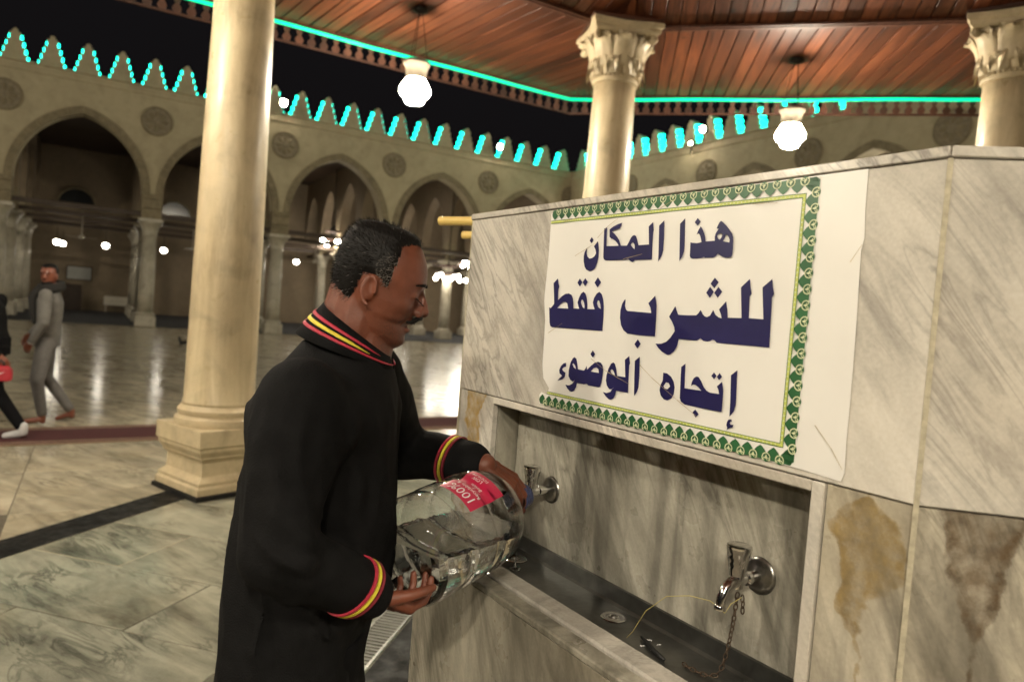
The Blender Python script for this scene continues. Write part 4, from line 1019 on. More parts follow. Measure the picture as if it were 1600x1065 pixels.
lime.append([[(1056.6, 1375.8), (1061.6, 1371.2), (1061.6, 1779.8), (1056.6, 1774.8)]])
dots = []
x = 424
while x < 1052: dots.append([circ(x, 1373.7, 1.5, 6)]); dots.append([circ(x, 1777.1, 1.5, 6)]); x += 8
z = 1382
while z < 1770: dots.append([circ(1059.1, z, 1.5, 6)]); z += 8
def fence_top(P): return P
flat(green, YP + .0003, 'border_leaves', 'ink_green', sign)
flat(pale, YP - .0001, 'border_scrolls', 'ink_pale', sign)
flat(lime, YP + .0005, 'border_line', 'ink_lime', sign)
flat(dots, YP - .0001, 'border_dots', 'ink_pale', sign)
cr_ = [[(567.9, 1468.6), (620, 1447), (694.8, 1428.0)], [(482.5, 1694.6), (557.0, 1723.6)], [(555.9, 1732.0), (584.8, 1754.1), (619.4, 1771.0)], [(720, 1470), (756.4, 1448.4), (828.1, 1414.2), (877.9, 1391.8)], [(1115.3, 1416.2), (1145.4, 1386.1), (1167.1, 1357.5)], [(1147.8, 1668.7), (1164.2, 1695.0)], [(404.1, 1514.2), (455.4, 1539.8)], [(644.0, 1684.0), (699.9, 1693.2)], [(740, 1782), (775, 1796)], [(430, 1776), (560, 1790)], [(960, 1772), (1010, 1770)]]
for L_ in cr_:
    cm = MB()
    for i in range(len(L_) - 1):
        (a, b_), (c, d) = L_[i], L_[i + 1]; wq = .55; nx, nz = -(d - b_), (c - a); q = hypot(nx, nz); nx, nz = nx / q * wq, nz / q * wq
        cm.add([((a + nx) / 1000, YP - .0004, (b_ + nz) / 1000), ((a - nx) / 1000, YP - .0004, (b_ - nz) / 1000), ((c - nx * .5) / 1000, YP - .0004, (d - nz * .5) / 1000), ((c + nx * .5) / 1000, YP - .0004, (d + nz * .5) / 1000)], [(0, 1, 2, 3)])
    cm.build('crease', 'crease', sign)

# ------------------------------------------------------------------ taps
def make_tap():
    t = thing('tap', 'x', 'tap')
    # local: origin on the recess wall, y points into the wall
    RX = Matrix.Rotation(pi / 2, 4, 'X')          # lathe z -> -y
    MB().lathe([(.0, .010), (.012, .010), (.016, .006), (.026, .0055), (.0325, .004), (.034, .0005)], 36, RX, caps=False).build('flange', 'worn_chrome', t, True)
    bd = MB(); bd.lathe([(.010, .004), (.010, .03), (.0125, .032), (.0125, .04), (.0095, .042), (.0095, .06)], 20, RX)
    bd.tube([(0, -.05, 0), (0, -.066, 0), (0, -.078, -.003), (0, -.092, -.012), (0, -.100, -.027), (0, -.1025, -.042)], [.0115, .0125, .0115, .010, .0088, .0085], 16)
    bd.lathe([(.0085, -.046), (.0105, -.045), (.0105, -.038), (.0085, -.036)], 16, Matrix.Translation((0, -.1025, 0)))
    bd.lathe([(.0125, -.012), (.0125, .012), (.0095, .016), (.0088, .022)], 16, Matrix.Translation((0, -.064, 0)))
    bd.build('body', 'chrome', t, True, auto=45)
    hd = MB(); seg = 12; rings = []
    for r, z in ((.0145, .010), (.0150, .014), (.0152, .022), (.0164, .034), (.0192, .048), (.0222, .058), (.0215, .0625), (.018, .064), (.002, .0635)):
        rings.append([((r * (1 + (.05 if k % 2 else -.04) * (1 if .016 < z < .058 else 0))) * cos(2 * pi * k / 24), (r * (1 + (.05 if k % 2 else -.04) * (1 if .016 < z < .058 else 0))) * sin(2 * pi * k / 24) - .064, z) for k in range(24)])
    hd.loft(rings).build('handle', 'chrome', t, True, auto=50)
    return t
tp = make_tap(); tp.location = sw(.976, .0878, 1.118); tp.rotation_euler = (0, 0, SA); tag(tp, 'chrome tap with chain hanging from it, nearest the stained slab', group='fountain taps')
dup(tp, sw(.347, .0878, 1.118), SA, 'chrome tap filling the big clear bottle', 'fountain taps')
# chain on the near tap
ch = thing('chain', 'rusty chain hanging from the near tap into the steel trough', 'chain', sw(.976, .03, 1.09), SA)
lk = MB().tube([(.0034 * cos(a), 0, .0068 * sin(a)) for a in [2 * pi * i / 12 for i in range(12)]], .0012, 5, closed=True).mesh('link', 'rust', True)
path = [Vector((.0, .0, .0)), Vector((-.004, .001, -.05)), Vector((-.010, .0, -.10)), Vector((-.017, -.004, -.14)), Vector((-.026, -.012, -.155)), Vector((-.045, -.022, -.1565)), Vector((-.075, -.026, -.1565)), Vector((-.10, -.02, -.1565))]
def resample(P, step):
    out = [P[0]]; acc = 0
    for a, b_ in zip(P, P[1:]):
        L_ = (b_ - a).length; q = step - acc
        while q <= L_: out.append(a.lerp(b_, q / L_)); q += step
        acc = L_ - (q - step)
    return out
rs = resample(path, .0105)
for i in range(len(rs) - 1):
    o = link('link', lk, ch, rs[i]); d = (rs[i + 1] - rs[i]).normalized()
    o.rotation_mode = 'QUATERNION'; q = d.to_track_quat('Z', 'Y'); 
    from mathutils import Quaternion
    o.rotation_quaternion = q @ Quaternion((0, 0, 1), (pi / 2 if i % 2 else 0) + .3)
rs = resample([Vector((.008, .004, -.003)), Vector((.010, .006, -.02)), Vector((.006, .005, -.038))], .0105)
for i in range(len(rs) - 1):
    o = link('link', lk, ch, rs[i]); o.rotation_euler = (0, 0, pi / 2 if i % 2 else 0)
st = MB().tube([Vector(q) for q in ((.985, .03, 1.09), (.972, .02, 1.075), (.967, .012, 1.058), (.935, .01, 1.068), (.895, .0, 1.064), (.845, -.005, 1.045), (.80, -.01, 1.0), (.775, -.015, .95), (.765, -.02, .934))], .0008, 5).build('loose_string', 'string', None, True)
st.location = SL; st.rotation_euler = (0, 0, SA); tag(st, 'thin yellowish string looping from the near tap to the trough', 'string')
rb = MB().tube([Vector(q) for q in ((.775, .010, .935), (.80, .002, .935), (.83, -.010, .935), (.865, -.018, .935))], [.002, .0042, .0045, .003], 8).build('rubber_strip', 'rubber', None, True)
rb.location = SL; rb.rotation_euler = (0, 0, SA); tag(rb, 'dark rubber strip lying in the steel trough', 'rubber strip')
for i, (x, y) in enumerate(((.79, .015), (.815, .022), (.825, -.005), (.80, -.012))):
    a = i * 1.3; o = MB().tube([(.006 * cos(q * .5 + a), .003 * sin(q * .5 + a), .9325) for q in range(5)], .0009, 4).build('plastic_shred', 'white_print')
    o.location = sw(x, y, 0); tag(o, ('tiny pale plastic shred nearest the trough drain', 'tiny pale plastic shred nearest the recess wall', 'tiny pale plastic shred beside the rubber strip', 'tiny pale plastic shred nearest the trough rim')[i], 'litter', 'shreds in the trough')
# falling water under the far tap
ws = MB(); xw, yw = .358, -.012
ws.tube([(xw, yw, 1.075), (xw + .001, yw - .001, 1.04), (xw - .001, yw, 1.0), (xw + .001, yw - .001, .96), (xw, yw, .9345)], [.0016, .0013, .0016, .0012, .0018], 8)
ws.tube([(xw + .012 * cos(2 * pi * i / 16), yw + .012 * sin(2 * pi * i / 16), .9325) for i in range(16)], .0016, 6, closed=True)
o = ws.build('water_stream', 'water', None, True); o.location = SL; o.rotation_euler = (0, 0, SA); tag(o, 'thin stream of water dripping under the far tap', 'water')

# ------------------------------------------------------------------ yellow pipes on the fountain top
def pipe(a, b_, r, lab):
    t = thing('yellow_pipe', lab, 'pipe', a); d = Vector(b_) - Vector(a)
    MB().tube([Vector((0, 0, 0)), d * .5 + Vector((0, 0, .001)), d], r, 20).build('tube', 'pipe_yellow', t, True, auto=50)
    dn = d.normalized(); MB().tube([-dn * .0008, dn * .002], r * .72, 16).build('bore', 'pipe_hollow', t)
pipe((-.262, 2.33, 1.834), (.30, 2.03, 1.834), .0145, 'long yellow plastic pipe lying across the fountain top')
pipe((-.215, 2.70, 1.834), (.40, 2.45, 1.834), .0145, 'short-looking yellow pipe end below the long yellow pipe')
# ------------------------------------------------------------------ water bottle
BA = Vector((-.185, 1.375, 1.062)); BN = Vector((.060, 1.690, 1.128)); BD = (BN - BA).normalized(); BL = (BN - BA).length
def frame_from(z, up_=Vector((0, 0, 1))):
    x = up_.cross(z).normalized(); y = z.cross(x); M_ = Matrix.Identity(4)
    for i in range(3): M_[i][0], M_[i][1], M_[i][2] = x[i], y[i], z[i]
    return M_
BF = Matrix.Translation(BA) @ frame_from(BD)
bot = thing('water_bottle', 'big clear plastic water bottle half full, held tilted under the far tap', 'bottle', BA)
bot.matrix_world = BF
RB = .110
bprof = [(.0, .012), (.05, .010), (.085, .004), (.101, .008), (RB - .002, .026), (RB, .05), (RB, .082), (RB - .004, .088), (RB - .006, .096), (RB - .004, .104), (RB, .11), (RB, .165), (RB - .005, .172), (RB - .007, .182), (RB - .005, .192), (RB, .198), (RB, .228), (RB - .004, .250), (.094, .277), (.073, .301), (.048, .318), (.033, .328), (.028, .340), (.0265, .395)]
seg = 64
def facet(a, z): return 1 + (.007 * cos(a * 8) + .006 * sin(a * 5 + z * 60) * sin(z * 95 + 2 * sin(a * 2))) * (1 if .03 < z < .235 else 0)
def blathe(prof, k_=1.0, dz=0):
    vs = []; fs = []
    for r, z in prof:
        for q in range(seg): a = 2 * pi * q / seg; rr = max(0.0005, r * facet(a, z) - dz); vs.append((rr * cos(a), rr * sin(a), z))
    for i in range(len(prof) - 1):
        for q in range(seg): q2 = (q + 1) % seg; fs.append((i * seg + q, i * seg + q2, (i + 1) * seg + q2, (i + 1) * seg + q))
    return vs, fs
vs, fs = blathe(bprof); vi, fi = blathe([(r, z + (.0016 if k < 4 else 0)) for k, (r, z) in enumerate(bprof)], dz=.0014)
sh = MB(); sh.add(vs, fs); sh.add(vi, [tuple(reversed(f)) for f in fi])
nl = (len(bprof) - 1) * seg; tot = len(vs)
sh.f += [(nl + (q + 1) % seg, nl + q, tot + nl + q, tot + nl + (q + 1) % seg) for q in range(seg)]
sh.build('shell', 'pet_plastic', bot, True)
# water inside: the inner volume below a level surface
wv, wf = blathe([(r, z + (.002 if k < 4 else 0)) for k, (r, z) in enumerate(bprof[:21])], dz=.0019)
me = bpy.data.meshes.new('water'); me.from_pydata(wv, [], wf); bm = bmesh.new(); bm.from_mesh(me)
bmesh.ops.remove_doubles(bm, verts=bm.verts[:], dist=.0006)
bmesh.ops.holes_fill(bm, edges=[e for e in bm.edges if e.is_boundary], sides=0)
lvl = 1.086; Bi = BF.inverted(); pc = Bi @ Vector((BA.x, BA.y, lvl)); pn = (Bi.to_3x3() @ Vector((0, 0, 1)))
res = bmesh.ops.bisect_plane(bm, geom=bm.verts[:] + bm.edges[:] + bm.faces[:], plane_co=pc, plane_no=pn, clear_outer=True)
bmesh.ops.holes_fill(bm, edges=[e for e in bm.edges if e.is_boundary], sides=0)
bmesh.ops.recalc_face_normals(bm, faces=bm.faces); bm.to_mesh(me); bm.free(); me.materials.append(MATS['water'])
link('water', me, bot)
MB().lathe([(.0285, .372), (.0315, .374), (.0315, .384), (.0285, .386), (.0285, .40), (.0245, .401), (.0245, .374)], 32, None, caps=False).build('neck_sleeve', 'blue_plastic', bot, True, auto=40)
# red label wrapped on the upper side of the body
LA0 = None
def on_bottle(ang, z, lift): r = RB * facet(ang, z) + lift; return (r * cos(ang), r * sin(ang), z)
# label centre direction: upwards and towards the camera
upl = (Bi.to_3x3() @ Vector((-.10, -.70, .70))); la = atan2(upl.y, upl.x)
lz0, lz1, lh = .118, .222, .42
mb = MB(); nu, nv = 22, 10; vs = []; fs = []
def rad_at(z):
    for (r0_, z0_), (r1_, z1_) in zip(bprof, bprof[1:]):
        if z0_ <= z <= z1_ and z1_ > z0_: return r0_ + (r1_ - r0_) * (z - z0_) / (z1_ - z0_)
    return RB
for j in range(nv + 1):
    z = lz0 + (lz1 - lz0) * j / nv
    for i in range(nu + 1):
        a = la - lh + 2 * lh * i / nu; r = max(rad_at(z), .1) * (1 + .006) + .001; vs.append((r * cos(a), r * sin(a), z))
for j in range(nv):
    for i in range(nu): o = j * (nu + 1) + i; fs.append((o, o + 1, o + nu + 2, o + nu + 1))
lab_o = mb.add(vs, fs).build('label', 'label_red', bot, True)
def wrap_text(body, size, z_base, a_off):
    cu = bpy.data.curves.new('t', 'FONT'); cu.body = body; cu.size = size; cu.align_x = 'CENTER'; cu.resolution_u = 2
    ob = bpy.data.objects.new('t', cu); COL.objects.link(ob); dg = bpy.context.evaluated_depsgraph_get()
    me_ = bpy.data.meshes.new_from_object(ob.evaluated_get(dg)); bpy.data.objects.remove(ob)
    for v in me_.vertices:
        x, y = v.co.x, v.co.y; z = z_base - y; a = la + a_off - x / RB; 
        r = max(rad_at(z), .1) * 1.006 + .0016; v.co = (r * cos(a), r * sin(a), z)
    me_.materials.clear(); me_.materials.append(MATS['white_print']); o = link('label_text', me_, lab_o); return o
# text reads from the neck side towards the base, as on the photograph
for body, size, zb, ao in (('100%', .032, .148, .0), ('Recyclable &', .0125, .162, .0), ('Recycled', .0125, .174, .0), ('Bottle', .0125, .186, .0), ('LOW', .011, .202, -.12), ('SODIUM', .011, .213, -.12)):
    wrap_text(body, size, zb, ao)

# ------------------------------------------------------------------ people
import numpy as np
from mathutils import noise as mnoise
def gauss_push(ctr, rad, vec=None, amt=0.0):
    return (Vector(ctr), rad, vec, amt)
def sculpt(me, pushes, inv):
    n_ = len(me.vertices); co = np.empty(n_ * 3); me.vertices.foreach_get('co', co); co = co.reshape(-1, 3)
    nr = np.empty(n_ * 3); me.vertices.foreach_get('normal', nr); nr = nr.reshape(-1, 3)
    Mi = np.array(inv); loc = co @ Mi[:3, :3].T + Mi[:3, 3]; dsp = np.zeros(n_)
    for c, r, vec, amt in pushes:
        d2 = ((loc - np.array(c)) ** 2).sum(1); dsp += amt * np.exp(-d2 / (r * r))
    co += nr * dsp[:, None]; me.vertices.foreach_set('co', co.ravel()); me.update()
def wrinkle(me, amp, sx, sz, seed, keep_flat=()):
    N_ = [v.normal.copy() for v in me.vertices]; out = []
    for v, nrm in zip(me.vertices, N_):
        p = v.co.copy(); q = Vector((p.x * sx + seed, p.y * sx, p.z * sz + p.x * sx * .8))
        a = mnoise.noise(q); b_ = mnoise.noise(q * 2.3 + Vector((5, 1, 2)))
        mk_ = max(0.0, min(1.0, (1.40 - p.z) / .06))
        for cq, rq in keep_flat: mk_ *= max(0.0, min(1.0, ((p - cq).length - rq) / .05))
        out.extend(p + nrm * amp * mk_ * max(-.7, (1 - abs(a) * 2.4) * .7 + (1 - abs(b_) * 2) * .35 - .45))
    me.vertices.foreach_set('co', out); me.update()
def remesh(mb, name, mat, parent, voxel, smooth=4, fac=.5, extra=None):
    me = mb.mesh(name + '_src', mat); o = bpy.data.objects.new(name + '_src', me); COL.objects.link(o)
    r = o.modifiers.new('r', 'REMESH'); r.mode = 'VOXEL'; r.voxel_size = voxel; r.use_smooth_shade = True
    s_ = o.modifiers.new('s', 'SMOOTH'); s_.factor = fac; s_.iterations = smooth
    if extra: extra(o)
    dg = bpy.context.evaluated_depsgraph_get(); out = bpy.data.meshes.new_from_object(o.evaluated_get(dg))
    bpy.data.objects.remove(o); out.name = name; out.materials.clear(); out.materials.append(MATS[mat])
    out.polygons.foreach_set('use_smooth', [True] * len(out.polygons))
    return link(name, out, parent)
def ell_ring(c, rx, ry, z, n_=28, e=2.0, fx=None, rot=0.0):
    out = []
    for k in range(n_):
        a = 2 * pi * k / n_; ca, sa = cos(a), sin(a)
        x = rx * math.copysign(abs(ca) ** (2 / e), ca); y = ry * math.copysign(abs(sa) ** (2 / e), sa)
        x, y = x * cos(rot) - y * sin(rot), x * sin(rot) + y * cos(rot)
        out.append((c[0] + x, c[1] + y, z))
    return out
# head in local coordinates: x forward, y to his left, z up
HS = [(.1135, .0, -.03, .016), (.110, .026, -.056, .034), (.103, .045, -.073, .050), (.09, .060, -.084, .062), (.07, .0735, -.092, .070), (.045, .083, -.095, .0745), (.025, .088, -.095, .0755), (.008, .0845, -.093, .075), (-.01, .0825, -.090, .073), (-.028, .083, -.085, .0705), (-.044, .083, -.078, .067), (-.057, .0825, -.07, .064), (-.066, .0735, -.06, .0605), (-.076, .0785, -.045, .057), (-.086, .0785, -.035, .0545), (-.097, .0785, -.022, .049), (-.108, .073, -.008, .040), (-.117, .061, .006, .027)]
def head_ring(z, f, b_, wy, n_=40):
    out = []
    for k in range(n_):
        a = 2 * pi * k / n_; ca, sa = cos(a), sin(a); xm = (f + b_) / 2 - .008; 
        rx = (f - xm) if ca > 0 else (xm - b_)
        e = 2.35 if ca > 0 else 2.1
        x = xm + rx * math.copysign(abs(ca) ** (2 / e), ca); y = wy * math.copysign(abs(sa) ** (2 / e), sa)
        if ca > 0 and z < -.03: y *= 1 - .10 * ca
        out.append((x, y, z))
    return out
def add_head(mb, Mh, detail=True):
    mb.loft([head_ring(*s_) for s_ in HS], Mh)
    # nose
    nose = [[(.086, y * .006, .012) for y in (-1, 0, 1)] + [(.070, 0, .012)],
            [(.0905, -.006, .0), (.0945, 0, .0), (.0905, .006, .0), (.072, 0, .0)],
            [(.093, -.009, -.012), (.1025, 0, -.012), (.093, .009, -.012), (.072, 0, -.012)],
            [(.094, -.013, -.022), (.1085, -.0, -.023), (.094, .013, -.022), (.072, 0, -.022)],
            [(.092, -.018, -.032), (.107, 0, -.033), (.092, .018, -.032), (.072, 0, -.034)],
            [(.087, -.017, -.040), (.0975, 0, -.042), (.087, .017, -.040), (.072, 0, -.042)]]
    mb.loft([[(x + (.003 if x > .08 else 0), y * 1.15, z) for x, y, z in r_] for r_ in nose], Mh)
    mb.sphere((.102, 0, -.0285), (.0108, .0115, .0105), 10, 8, Mh)
    for s_ in (-1, 1):
        mb.sphere((.093, s_ * .0145, -.035), (.0098, .008, .0085), 10, 8, Mh)
        mb.sphere((.076, s_ * .024, .020), (.0120, .016, .009), 12, 8, Mh)      # brow
        mb.sphere((.0725, s_ * .027, -.004), (.0120, .0150, .0105), 12, 8, Mh)   # lowered lids
        # ear: outer helix, lobe and inner plate
        he = [(-.022, .0), (-.026, .012), (-.021, .024), (-.008, .029), (.006, .024), (.011, .010)]
        pts = [(-.004 + x * .68, s_ * (.079 + .004 * (1 - (z + .03) / .06)), -.0185 + z * .86) for x, z in ((.014, .006), (.011, .022), (-.002, .031), (-.016, .029), (-.024, .016), (-.025, .0), (-.019, -.016), (-.008, -.028), (.006, -.032))]
        mb.tube([Mh @ Vector(q) for q in pts], [.0030, .0036, .0040, .0042, .0042, .0040, .0038, .0042, .0048], 8)
        mb.sphere((-.008, s_ * .0735, -.016), (.016, .005, .026), 12, 8, Mh); mb.tube([Mh @ Vector(q) for q in ((-.012, s_ * .079, .004), (-.016, s_ * .0795, -.008), (-.013, s_ * .0795, -.022), (-.004, s_ * .079, -.032))], .003, 6)
        mb.sphere((.006, s_ * .080, -.018), (.0045, .004, .007), 8, 6, Mh)
    mb.sphere((.0805, 0, -.0555), (.0085, .022, .0052), 12, 8, Mh)   # upper lip
    mb.sphere((.0790, 0, -.0735), (.0080, .019, .0060), 12, 8, Mh)   # lower lip
    mb.sphere((.0680, 0, -.096), (.0130, .022, .012), 12, 8, Mh)     # chin
def add_hand(mb, wrist, fwd, palm_n, side, curl, thumb, scale=1.0, spread=.10):
    # fwd: towards the knuckles, palm_n: out of the palm, side: +1 thumb on (fwd x palm_n) side
    f = fwd.normalized(); pn_ = (palm_n - f * palm_n.dot(f)).normalized(); t = f.cross(pn_) * side
    w_ = Vector(wrist)
    base = [.030, .011, -.009, -.028]; ln = [.082, .090, .083, .066]; rad = [.0088, .0090, .0086, .0076]
    for i in range(4):
        kn = w_ + (f * (.088 - .004 * abs(i - 1)) + t * base[i]) * scale
        mb.rcone(w_ + (f * .012 + t * base[i] * .62) * scale, kn, .0145 * scale, .0118 * scale, 10)
        d = (f + t * (base[i] * spread * 12 * .1)).normalized(); ang = 0; pnt = kn
        for q, part in enumerate((.46, .30, .24)):
            ang += curl[i][q] if isinstance(curl[i], (list, tuple)) else curl[i] * (1, 1.15, .8)[q]
            dd = (d * cos(ang) + pn_ * sin(ang)).normalized(); nx = pnt + dd * ln[i] * part * scale
            mb.rcone(pnt, nx, rad[i] * (1.08 - .1 * q) * scale, rad[i] * (.98 - .1 * q) * scale, 10); pnt = nx
    mb.rcone(w_ + f * .03 * scale + pn_ * .004, w_ + f * .065 * scale + pn_ * .004, .020 * scale, .018 * scale, 10)
    a = w_ + (f * .028 + t * .026) * scale; b_ = a + (f * thumb[0] + t * thumb[1] + pn_ * thumb[2]).normalized() * .038 * scale
    c = b_ + (f * (thumb[0] + .5) + t * (thumb[1] - .5) + pn_ * (thumb[2] + .25)).normalized() * .030 * scale
    d = c + (f * (thumb[0] + .7) + t * (thumb[1] - .8) + pn_ * (thumb[2] + .45)).normalized() * .024 * scale
    mb.rcone(a, b_, .0145 * scale, .0112 * scale, 10); mb.rcone(b_, c, .0112 * scale, .0098 * scale, 10); mb.rcone(c, d, .0098 * scale, .0078 * scale, 10)

man = thing('person', 'man in a black jacket with red and yellow trim filling a bottle', 'person', (-.37, 1.39, 0))
man_i = Matrix.Translation(Vector((.37, -1.39, 0)))
ht = radians(14)
Mh = Matrix.Translation((-.37, 1.39, 0)).inverted() @ Matrix.Translation((-.266, 1.415, 1.591)) @ Matrix.Rotation(radians(2), 4, 'Z') @ Matrix.Rotation(ht, 4, 'Y') @ Matrix.Scale(.965, 4)
def L(p): return man_i @ Vector(p)
RS, RE, RW = Vector((-.345, 1.205, 1.375)), Vector((-.338, 1.098, 1.150)), Vector((-.216, 1.240, 1.046))
LS, LE, LW = Vector((-.315, 1.60, 1.390)), Vector((-.250, 1.765, 1.195)), Vector((-.040, 1.622, 1.204))
body = MB()
add_head(body, Mh)
hl = lambda x, y, z: Mh @ Vector((x, y, z))
body.rcone(hl(-.032, 0, -.03), L((-.325, 1.41, 1.46)), .062, .066); body.rcone(hl(.002, 0, -.075), L((-.290, 1.41, 1.45)), .046, .054)
TOR = [(1.46, -.320, 1.41, .052, .062), (1.42, -.332, 1.41, .070, .085), (1.37, -.340, 1.41, .090, .145), (1.28, -.350, 1.40, .105, .165), (1.14, -.348, 1.40, .108, .155), (1.0, -.358, 1.40, .105, .15), (.88, -.368, 1.395, .10, .15), (.80, -.372, 1.39, .09, .145)]
body.loft([[tuple(man_i @ Vector(q)) for q in ell_ring((x, y), rx, ry, z, 28, 2.3)] for z, x, y, rx, ry in TOR[::-1]])
for S_, E_, W_ in ((RS, RE, RW), (LS, LE, LW)):
    body.rcone(L(S_), L(E_), .052, .042); body.rcone(L(E_), L(W_), .042, .028)
for s_ in (-1, 1):
    y = 1.39 + s_ * .095
    body.rcone(L((-.37, y, .84)), L((-.355, y + s_ * .02, .46)), .082, .056); body.rcone(L((-.355, y + s_ * .02, .46)), L((-.385, y + s_ * .02, .09)), .054, .036)
    body.rcone(L((-.395, y + s_ * .02, .045)), L((-.22, y + s_ * .035, .03)), .038, .026)
# right hand under the near rim of the bottle, left hand round the neck
add_hand(body, L(RW), (Vector((-.150, 1.315, .985)) - RW), Vector((.25, .55, .75)), 1, [.62, .66, .70, .74], (.75, .85, .55), .98)
add_hand(body, L(LW), Vector((.090, .012, -.050)), Vector((-.25, .30, -.9)), 1, [.34, .42, .50, .58], (.8, .7, .6), .95, .25)
bo = remesh(body, 'body', 'skin', man, .0030, 6, .5)
face = []
for s_ in (-1, 1):
    face += [gauss_push((.066, s_ * .047, -.028), .020, None, .0055), gauss_push((.045, s_ * .060, -.045), .024, None, .0035)]
    for q in range(7):                                  # smile crease from nostril to mouth corner
        t = q / 6; face.append(gauss_push((.090 - .022 * t, s_ * (.021 + .017 * t), -.036 - .030 * t), .0052, None, -.0024))
    for q in range(4): face.append(gauss_push((.086 - .004 * q, s_ * .007 * q, -.0645 + .0008 * q), .0042, None, -.0036))   # lips parted
    face += [gauss_push((.088, s_ * .017, .003), .008, None, -.0014), gauss_push((.073, s_ * .030, -.016), .010, None, -.0008), gauss_push((.060, s_ * .062, .030), .018, None, -.0025)]
    for q in range(5): face.append(gauss_push((.0855 - .003 * q, s_ * (.020 + .006 * q), -.0085 - .001 * abs(q - 2)), .0034, None, -.0016))   # eye slit
    for q, (dz) in enumerate((-.004, .001, .006)): face.append(gauss_push((.066, s_ * .052, -.006 + dz), .0035, None, -.0009))
    face += [gauss_push((.0, s_ * .058, -.085), .026, None, .003), gauss_push((.004, s_ * .076, -.018), .006, None, -.002)]
face += [gauss_push((.07, 0, -.118), .022, None, .004), gauss_push((.085, 0, -.085), .007, None, -.002), gauss_push((.088, 0, .052), .03, None, .002), gauss_push((.09, 0, .004), .008, None, -.0015)]
sculpt(bo.data, face, Mh.inverted())
# trousers
tr = MB()
tr.loft([[tuple(man_i @ Vector(q)) for q in ell_ring((x, 1.39), rx, ry, z, 28, 2.3)] for z, x, rx, ry in ((.72, -.372, .10, .165), (.82, -.372, .122, .18), (.92, -.365, .128, .182))])
for s_ in (-1, 1):
    y = 1.39 + s_ * .095
    tr.rcone(L((-.37, y, .82)), L((-.352, y + s_ * .02, .46)), .098, .078); tr.rcone(L((-.352, y + s_ * .02, .46)), L((-.38, y + s_ * .02, .11)), .076, .064)
remesh(tr, 'trousers', 'cloth_trouser', man, .009, 3)
for s_ in (-1, 1):
    y = 1.39 + s_ * .115
    q = MB().rcone(L((-.40, y, .05)), L((-.23, y + s_ * .015, .042)), .049, .040); q.box(-.09, .19, y - 1.39 - .045, y - 1.39 + .045, .0, .03)
    remesh(q, 'shoe', 'rubber', man, .007, 3)
# jacket
jk = MB()
JR = [(.60, -.372, 1.39, .118, .185), (.70, -.374, 1.39, .122, .190), (.82, -.376, 1.39, .124, .193), (.92, -.366, 1.395, .136, .196), (1.02, -.358, 1.40, .150, .198), (1.14, -.345, 1.40, .146, .200), (1.26, -.345, 1.40, .138, .206), (1.34, -.347, 1.405, .134, .210), (1.385, -.343, 1.41, .122, .186), (1.42, -.336, 1.41, .106, .138), (1.448, -.331, 1.41, .090, .108), (1.472, -.332, 1.41, .072, .084)]
jk.loft([[tuple(man_i @ Vector(q)) for q in ell_ring((x, y), rx, ry, z, 32, 2.4)] for z, x, y, rx, ry in JR])
RC = RE + (RW - RE) * .93; LC = LE + (LW - LE) * .84
jk.rcone(L(RS), L(RE), .078, .061); jk.rcone(L(RE), L(RC), .060, .050); jk.rcone(L(LS), L(LE), .080, .066); jk.rcone(L(LE), L(LC), .066, .050)
jk.rcone(L(RS + Vector((.0, .05, -.04))), L(RS + Vector((-.02, .06, -.16))), .10, .08)
random.seed(3)
for S_, E_, W_, r in ((RS, RE, RC, .066), (LS, LE, LC, .064)):     # sleeve folds around elbow and cuff
    for i in range(5):
        t = .72 + .08 * i; p = S_.lerp(E_, min(t, 1)) if t < 1 else E_.lerp(W_, t - 1)
        ax = (E_ - S_).normalized() if t < 1 else (W_ - E_).normalized()
        e1 = ax.orthogonal().normalized(); e2 = ax.cross(e1)
        a0 = random.uniform(0, 6); pts = [L(p + (e1 * cos(a0 + q * .35) + e2 * sin(a0 + q * .35)) * (r - .004) + ax * (.03 * sin(q * .5))) for q in range(9)]
        jk.tube(pts, [.003, .006, .008, .009, .009, .009, .008, .006, .003], 8)
for x, zz, y in ((-.26, 1.20, 1.25), (-.30, 1.06, 1.215), (-.42, 1.10, 1.215), (-.47, 1.25, 1.30), (-.40, .98, 1.205)):
    jk.tube([L((x, y, zz + .10)), L((x + .015, y - .008, zz + .03)), L((x + .005, y - .008, zz - .04)), L((x + .03, y, zz - .10))], [.004, .010, .011, .004], 8)
jk.sphere(hl(-.3, 0, -.6), .001)
jk.rcone(L(RC), L(RC + (RW - RC).normalized() * .012), .050, .047); jk.rcone(L(LC), L(LC + (LW - LC).normalized() * .012), .048, .044)
jo = remesh(jk, 'jacket', 'cloth_black', man, .0075, 3, .5)
wrinkle(jo.data, .018, 7.0, 3.0, 2.0, [(L(RC), .075), (L(RE.lerp(RC, .8)), .075), (L(LC), .075), (L(LE.lerp(LC, .7)), .075)])
